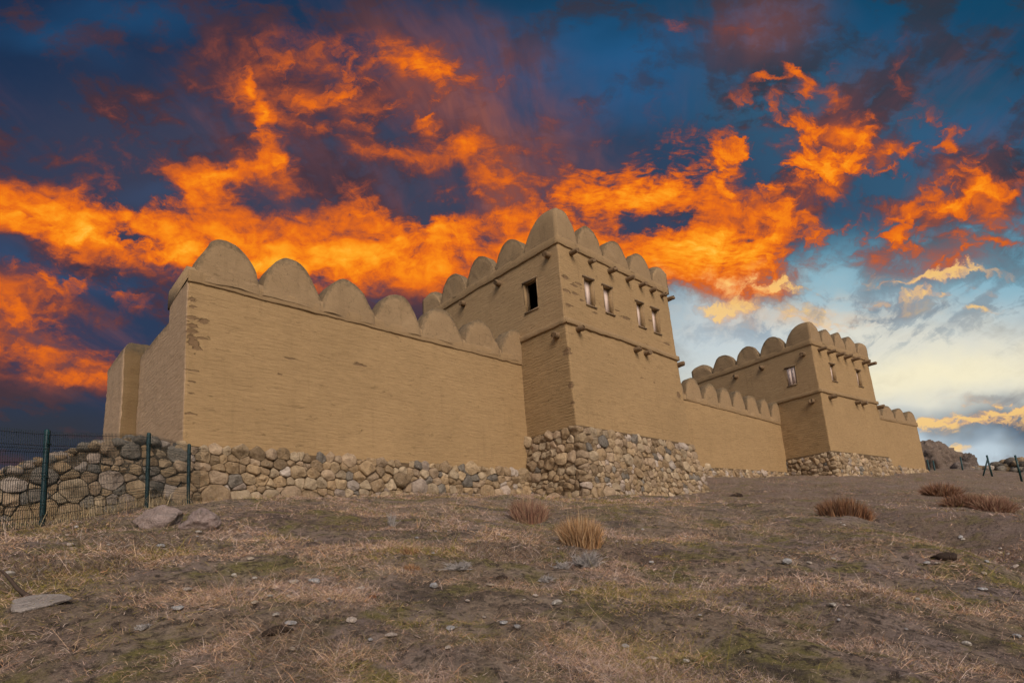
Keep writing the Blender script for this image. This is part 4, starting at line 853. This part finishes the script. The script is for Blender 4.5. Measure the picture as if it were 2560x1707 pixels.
GLOW=[(.06,.50,.22,.06,10,.20),(.9,.13,.16,.05,10,.18),(.25,.50,.3,.05,6,.08),(.10,.50,.22,.05,8,.16),(.60,.62,.40,.05,4,.16),(.95,.60,.3,.06,0,.10),(1.62,.60,.24,.10,4,.14),(1.30,.62,.3,.10,0,.12),(1.98,.48,.34,.14,-6,.05),(2.1,.60,.3,.05,-4,.10),(.45,.50,.75,.17,4,.13),(1.3,.47,.6,.22,0,.12),(.35,.27,.5,.16,8,.07),(0.18, 0.52, 0.34, 0.08, 8, 0.34), (0.62, 0.54, 0.4, 0.09, 4, 0.3), (1.02, 0.5, 0.3, 0.12, 0, 0.33), (1.42, 0.45, 0.34, 0.12, -8, 0.36), (1.6, 0.6, 0.26, 0.08, 4, 0.4), (0.12, 0.79, 0.26, 0.1, 10, 0.36), (0.36, 0.43, 0.2, 0.06, -6, 0.22), (0.62, 0.34, 0.05, 0.12, -14, 0.22), (0.84, 0.13, 0.3, 0.06, 4, 0.3), (1.02, 0.18, 0.12, 0.035, 14, 0.2), (1.05, 0.33, 0.3, 0.06, 6, 0.2), (1.9, 0.4, 0.34, 0.12, -8, 0.2), (2.25, 0.48, 0.22, 0.07, 4, 0.22), (0.78, 0.61, 0.4, 0.06, 4, 0.3), (0.5, 0.25, 0.4, 0.14, 10, 0.1), (1.72, 0.04, 0.14, 0.05, 0, 0.16), (1.9, 0.57, 0.2, 0.04, 5, 0.16), (0.15, 0.66, 0.3, 0.06, 5, 0.16), (0.85, 0.26, 0.3, 0.05, 8, 0.14), (0.3, 0.35, 0.3, 0.08, -6, 0.1)]
FIRE=[(.11,.528,.20,.024,14,.66),(.36,.572,.20,.024,10,.62),(.30,.47,.20,.03,6,.22),(.63,.32,.028,.08,-14,.50),(.635,.385,.06,.03,0,.50),(.53,.405,.13,.028,-12,.5),(.43,.447,.12,.022,-14,.36),(.612,.25,.016,.05,-10,.5),(.577,.18,.010,.03,-5,.45),
 (.88,.10,.06,.04,20,.15),(1.02,.185,.10,.02,14,.16),(.985,.277,.020,.007,0,.7),(.84,.335,.12,.018,12,.14),(1.10,.36,.2,.03,0,.10),(1.26,.36,.06,.045,0,.28),(1.47,.42,.22,.06,-10,.30),(1.42,.475,.14,.03,-10,.30),(1.28,.52,.18,.03,-6,.16),(1.12,.47,.08,.05,20,.22),(1.62,.555,.18,.03,4,.36),(1.70,.66,.16,.025,5,.40),(1.60,.62,.14,.03,4,.25),
 (.96,.555,.09,.045,0,.48),(1.03,.535,.05,.03,0,.35),(.83,.50,.05,.014,0,.40),(.86,.61,.16,.04,0,.30),(.70,.57,.14,.03,0,.16),(.58,.605,.20,.020,6,.62),(.45,.52,.16,.03,4,.15),
 (.10,.755,.20,.022,14,.42),(.04,.715,.08,.02,10,.32),(.14,.82,.16,.02,8,.25),(.17,.875,.12,.014,6,.30),(.13,1.056,.05,.006,0,.7),
 (1.88,.20,.05,.022,24,.85),(1.77,.180,.055,.012,-14,.75),(1.84,.163,.035,.010,24,.65),(1.565,.07,.02,.010,14,.65),(1.72,.05,.02,.03,0,.2),(1.95,.31,.045,.022,14,.60),(1.885,.385,.03,.03,10,.45),(1.88,.445,.03,.014,0,.42),(1.80,.33,.05,.014,-24,.36),(2.04,.36,.08,.03,-14,.16),(2.13,.44,.07,.014,-24,.60),(2.18,.475,.05,.010,-16,.5),(2.24,.44,.025,.022,20,.62),(2.31,.47,.07,.014,10,.60),(2.29,.525,.08,.014,6,.5),(1.77,.54,.04,.014,0,.55),(1.93,.57,.06,.012,0,.25),(2.05,.345,.03,.012,0,.25),(2.17,.40,.06,.012,-24,.3),(2.28,.36,.05,.010,-20,.25),(2.02,.49,.05,.012,-14,.4),(2.10,.53,.04,.010,0,.35),(1.85,.50,.04,.012,10,.4),(1.97,.40,.03,.012,20,.4),(2.2,.55,.07,.010,0,.3),(2.30,.56,.05,.012,0,.5),(1.70,.36,.04,.014,-20,.3),(1.90,.35,.04,.012,10,.3),(2.0,.29,.03,.008,0,.3),(2.1,.24,.05,.008,-30,.2),(2.25,.20,.05,.008,-30,.18)]
GOLD=[(1.68,.66,.22,.05,6,.34),(1.62,.71,.16,.04,6,.22),(1.86,.60,.12,.014,0,.35),(1.98,.69,.16,.012,-4,.28),(2.2,.67,.14,.008,-4,.3),(2.05,.70,.2,.03,-3,.16),(1.78,.72,.14,.03,0,.22),(2.26,.63,.1,.01,0,.3),(2.27,.955,.15,.045,-4,.85),(2.17,.985,.09,.016,-4,.6),(2.34,.925,.08,.02,-8,.8),(2.12,.64,.12,.010,-4,.5),(1.82,.645,.12,.016,0,.5),(1.66,.70,.10,.025,4,.25),(2.28,.71,.06,.012,0,.3),(2.19,1.05,.05,.014,0,.5),(2.02,.745,.10,.012,-5,.22),(1.95,.63,.14,.012,0,.25),(1.9,.74,.1,.01,5,.25)]
glow=field(P1,GLOW); fire=field(P2,FIRE); gold=field(P2,GOLD)
n1=t.noise(t.mapping(P1,(1.,2.1,1),rot=(0,0,math.radians(-6))),4.2,9,.60,dim='2D')       # broad cloud masses
n2=t.noise(t.mapping(P2,(1,1.35,1),loc=(3,7,0)),13,8,.60,dim='2D')                          # small billows
# wisps drawn out along one heading of a level cloud deck, so that they fan out overhead
hd=fv+camX*.18; hd=hd/math.hypot(hd[0],hd[1]); gz=t.math('ADD',t.math('MAXIMUM',t.vec('DOT_PRODUCT',G,(0,0,1)),0.),.14)
wv=t.new('ShaderNodeCombineXYZ'); t.l.new(t.math('DIVIDE',t.vec('DOT_PRODUCT',G,(hd[1],-hd[0],0)),gz),wv.inputs[0]); t.l.new(t.math('DIVIDE',t.vec('DOT_PRODUCT',G,(hd[0],hd[1],0)),gz),wv.inputs[1])
n3=t.noise(t.mapping(warp(wv.outputs[0],2.2,.30,4,(1,.6,1)),(5.2,1.5,1),loc=(5,2,0)),1.,8,.60,dim='2D')   # drawn out wisps
rip=t.noise(t.mapping(warp(P0,6,.06,3),(1,3.6,1),rot=(0,0,math.radians(-22))),27,4,.6,dim='2D'); ripm=field(P1,[(1.50,.40,.26,.10,-10,1),(1.64,.58,.2,.09,0,1),(1.05,.17,.18,.05,0,.7),(.56,.46,.1,.03,0,.5)])
c1=t.math('SUBTRACT',n1,.5);c2=t.math('SUBTRACT',n2,.5);c3=t.math('SUBTRACT',n3,.5)
tex=t.math('ADD',t.math('ADD',t.math('MULTIPLY',c1,3.7),t.math('MULTIPLY',c2,1.9)),t.math('MULTIPLY',c3,2.1))
tex=t.math('ADD',tex,t.math('MULTIPLY',t.math('MULTIPLY',t.math('SUBTRACT',rip,.5),ripm),2.2))
fb=t.math('ADD',t.math('MULTIPLY',glow,t.math('ADD',1.0,t.math('MULTIPLY',tex,.95))),t.math('MULTIPLY',fire,t.math('ADD',.62,t.math('MULTIPLY',tex,.5))))
fb=t.math('ADD',fb,t.math('MULTIPLY',t.math('SUBTRACT',tex,.25),.09))
gap=field(P2,[(.93,.50,.10,.025,4,.30),(.84,.42,.20,.05,10,.24),(.36,.445,.12,.03,-10,.30),(.30,.545,.07,.012,10,.30),(1.0,.29,.24,.05,6,.22),(.74,.38,.06,.08,0,.22),(.30,.22,.3,.10,10,.14),(1.36,.36,.05,.03,-10,.22),(1.52,.515,.10,.016,-8,.28),(1.72,.54,.05,.03,0,.22),(.55,.655,.10,.016,0,.22),(.10,.60,.18,.03,16,.25),(1.80,.42,.05,.05,0,.18),(2.05,.42,.10,.03,-10,.18),(.50,.33,.09,.05,-20,.22),(1.16,.38,.08,.02,0,.18),(.80,.47,.10,.02,0,.16)])
fb=t.math('SUBTRACT',t.math('MULTIPLY',fb,.72),t.math('MULTIPLY',gap,t.math('ADD',1.,t.math('MULTIPLY',tex,-.6))))
fn=t.noise(t.mapping(P2,(1,1.3,1),loc=(2,9,0),rot=(0,0,math.radians(18))),9.5,6,.6,dim='2D')
fb=t.math('ADD',fb,t.math('MULTIPLY',t.math('MULTIPLY',t.mapr(fn,.46,.74,0,1,True),field(P1,[(2.02,.40,.42,.16,-10,.55),(1.72,.34,.22,.14,0,.45),(2.2,.56,.25,.06,0,.45),(1.1,.22,.3,.10,0,.30),(.75,.2,.3,.12,8,.28),(1.8,.58,.2,.06,0,.4),(.2,.64,.3,.06,8,.4),(1.95,.16,.3,.08,-10,.22)])),1.0))
fb=t.math('SUBTRACT',1.,t.math('EXPONENT',t.math('MULTIPLY',t.math('MAXIMUM',fb,-.2),-1.32)))
# clear air and unlit cloud
soft=t.noise(t.mapping(warp(wv.outputs[0],1.2,.4,3,(1,.6,1)),(2.3,.75,1),loc=(1,7,0)),1.,6,.58,dim='2D')
mauve=t.math('MULTIPLY',field(P1,[(.60,.22,.45,.16,12,.8),(.95,.14,.35,.12,10,.9),(1.0,.34,.5,.14,6,.9),(.3,.33,.4,.14,8,.6),(.2,.66,.35,.10,8,.7),(1.25,.47,.4,.16,0,.7),(.75,.55,.6,.14,0,.8),(.1,.85,.3,.16,8,.8),(1.75,.40,.25,.16,0,.5),(2.05,.36,.32,.16,-10,.75),(2.2,.18,.3,.1,-14,.5),(1.45,.25,.3,.1,0,.35),(1.72,.06,.18,.08,0,.6)]),t.mapr(t.math('ADD',soft,t.math('MULTIPLY',c3,.5)),.40,.66,0,1,True))
base=t.mix(t.mapr(XX,.2,2.0,0,1,True),(.011,.030,.078),(.007,.060,.130))
base=t.mix(t.mapr(YY,.05,.6,0,.55),base,(.03,.055,.115))
bl=field(P1,[(1.30,.16,.26,.12,0,.55),(1.50,.14,.18,.10,0,.55),(1.45,.26,.16,.06,0,.5),(.30,.04,.22,.05,0,.4),(.13,.10,.14,.04,10,.4),(.36,.445,.10,.03,-10,.5),(.06,.61,.14,.045,20,.55),(.2,.66,.14,.03,10,.3),(2.0,.1,.24,.08,0,.25),(2.25,.30,.20,.06,-20,.4)])
base=t.mix(t.math('MULTIPLY',field(P1,[(2.2,.40,.45,.16,-8,.9),(1.95,.25,.4,.14,0,.5),(1.75,.20,.2,.2,0,.5),(2.25,.55,.3,.1,0,.8)]),.8),base,(.040,.115,.20))
base=t.mix(bl,base,(.018,.10,.24))
base=t.mix(t.math('MULTIPLY',field(P1,[(.4,.50,.9,.22,4,.6),(1.2,.45,.6,.2,0,.5),(.6,.28,.5,.16,0,.5)]),.85),base,(.062,.058,.092))
cl=t.mapr(t.math('ADD',t.math('ADD',c1,t.math('MULTIPLY',c3,.9)),t.math('MULTIPLY',c2,.5)),-.12,.14,0,1,True)
dk=t.mix(t.mapr(XX,.5,1.8,0,1,True),(.058,.032,.046),(.030,.038,.056))
base=t.mix(t.math('MULTIPLY',cl,t.mapr(bl,0,.5,.92,.5)),base,dk)
low=field(P1,[(2.28,.66,.40,.15,-8,.8),(1.98,.64,.34,.10,0,.5),(1.72,.80,.30,.16,0,.95),(2.1,.80,.5,.15,0,.65)])
base=t.mix(t.math('MULTIPLY',low,t.mapr(cl,0,1,1,.62)),base,t.mix(t.mapr(YY,.58,.78,0,1,True),(.20,.43,.55),(.46,.56,.60)))
base=t.mix(t.math('MULTIPLY',field(P1,[(1.66,.68,.26,.10,6,.8),(1.95,.72,.3,.05,0,.5)]),t.mapr(n1,.35,.6)),base,(.74,.52,.33))
base=t.mix(field(P1,[(2.02,.86,.40,.12,-6,.9),(2.25,.85,.34,.10,0,.75),(1.76,.86,.30,.16,0,.8)]),base,t.mix(field(P1,[(2.15,.86,.4,.05,-4,1.)]),(.72,.71,.62),(.92,.84,.60)))
base=t.mix(t.math('MULTIPLY',t.math('MULTIPLY',field(P1,[(2.1,.70,.45,.07,-4,.9),(1.8,.74,.3,.08,0,.8),(2.25,.78,.2,.03,-4,.5)]),t.mapr(t.math('ADD',n3,t.math('MULTIPLY',c2,.6)),.46,.62,0,1,True)),.8),base,(.235,.31,.37))
base=t.mix(field(P1,[(1.68,.78,.20,.10,10,.6),(2.2,1.07,.30,.055,0,.95),(2.05,1.03,.24,.08,0,.7)]),base,(.52,.62,.69))
base=t.mix(t.math('MULTIPLY',field(P2,[(2.32,.90,.10,.016,-6,.7),(2.34,1.05,.07,.012,0,.6),(2.2,.76,.2,.02,-4,.35),(1.95,.72,.2,.02,-4,.35)]),t.mapr(n3,.35,.65)),base,(.24,.24,.26))
base=t.mix(t.math('MULTIPLY',mauve,.85),base,t.mix(t.mapr(soft,.5,.72),(.15,.062,.075),(.33,.105,.075)))
base=t.mix(field(P1,[(.12,1.0,.36,.12,6,.97)]),base,t.mix(cl,(.034,.038,.052),(.062,.040,.046)))
ramp=t.new('ShaderNodeValToRGB'); t.l.new(fb,ramp.inputs[0]); cr_=ramp.color_ramp
E=[(0,(.055,.03,.045)),(.11,(.13,.045,.05)),(.23,(.28,.066,.040)),(.36,(.54,.105,.024)),(.49,(.80,.155,.012)),(.62,(.96,.25,.010)),(.75,(1.0,.38,.02)),(.86,(1.03,.53,.06)),(1,(1.06,.72,.20))]
cr_.elements[0].position=0; cr_.elements[0].color=(*E[0][1],1); cr_.elements[1].position=1; cr_.elements[1].color=(*E[-1][1],1)
for p,c in E[1:-1]: e=cr_.elements.new(p); e.color=(*c,1)
front=t.mix(t.mapr(fb,-.05,.44,0,1,True),base,ramp.outputs[0])
gb=t.math('MULTIPLY',gold,t.math('ADD',.62,t.math('ADD',t.math('MULTIPLY',tex,1.5),t.math('MULTIPLY',c2,4.2))))
front=t.mix(t.mapr(gb,.04,.95,0,.82,True),front,t.mix(t.mapr(t.math('ADD',gb,t.math('MULTIPLY',c2,3.)),.1,1.1),(.78,.40,.22),(1.0,.62,.20)))
sk=t.new('ShaderNodeVectorMath',operation='SCALE'); t.l.new(sky.outputs[0],sk.inputs[0]); sk.inputs['Scale'].default_value=.115
mask=t.mapr(df,.22,.5,0,1,True)
t.l.new(t.mix(mask,sk.outputs[0],front),bg.inputs[0]); bg.inputs[1].default_value=1.
sun=bpy.data.lights.new('sun','SUN'); sun.energy=2.15; sun.angle=math.radians(34); sun.color=(1,.93,.84); so=bpy.data.objects.new('sun',sun); COL.objects.link(so)
v=Vector((sdir[0]*math.cos(SUN_EL),sdir[1]*math.cos(SUN_EL),math.sin(SUN_EL))); so.rotation_euler=v.to_track_quat('Z','Y').to_euler(); so.location=(0,-20,30)
vs=SC.view_settings; SC.display_settings.display_device='sRGB'; vs.view_transform='Standard'; vs.look='None'; vs.exposure=0; vs.gamma=1
SC.cycles.max_bounces=5; w.cycles.sampling_method='MANUAL'; w.cycles.sample_map_resolution=256
SC.cycles.use_adaptive_sampling=True; SC.cycles.adaptive_threshold=.02; SC.cycles.adaptive_min_samples=16
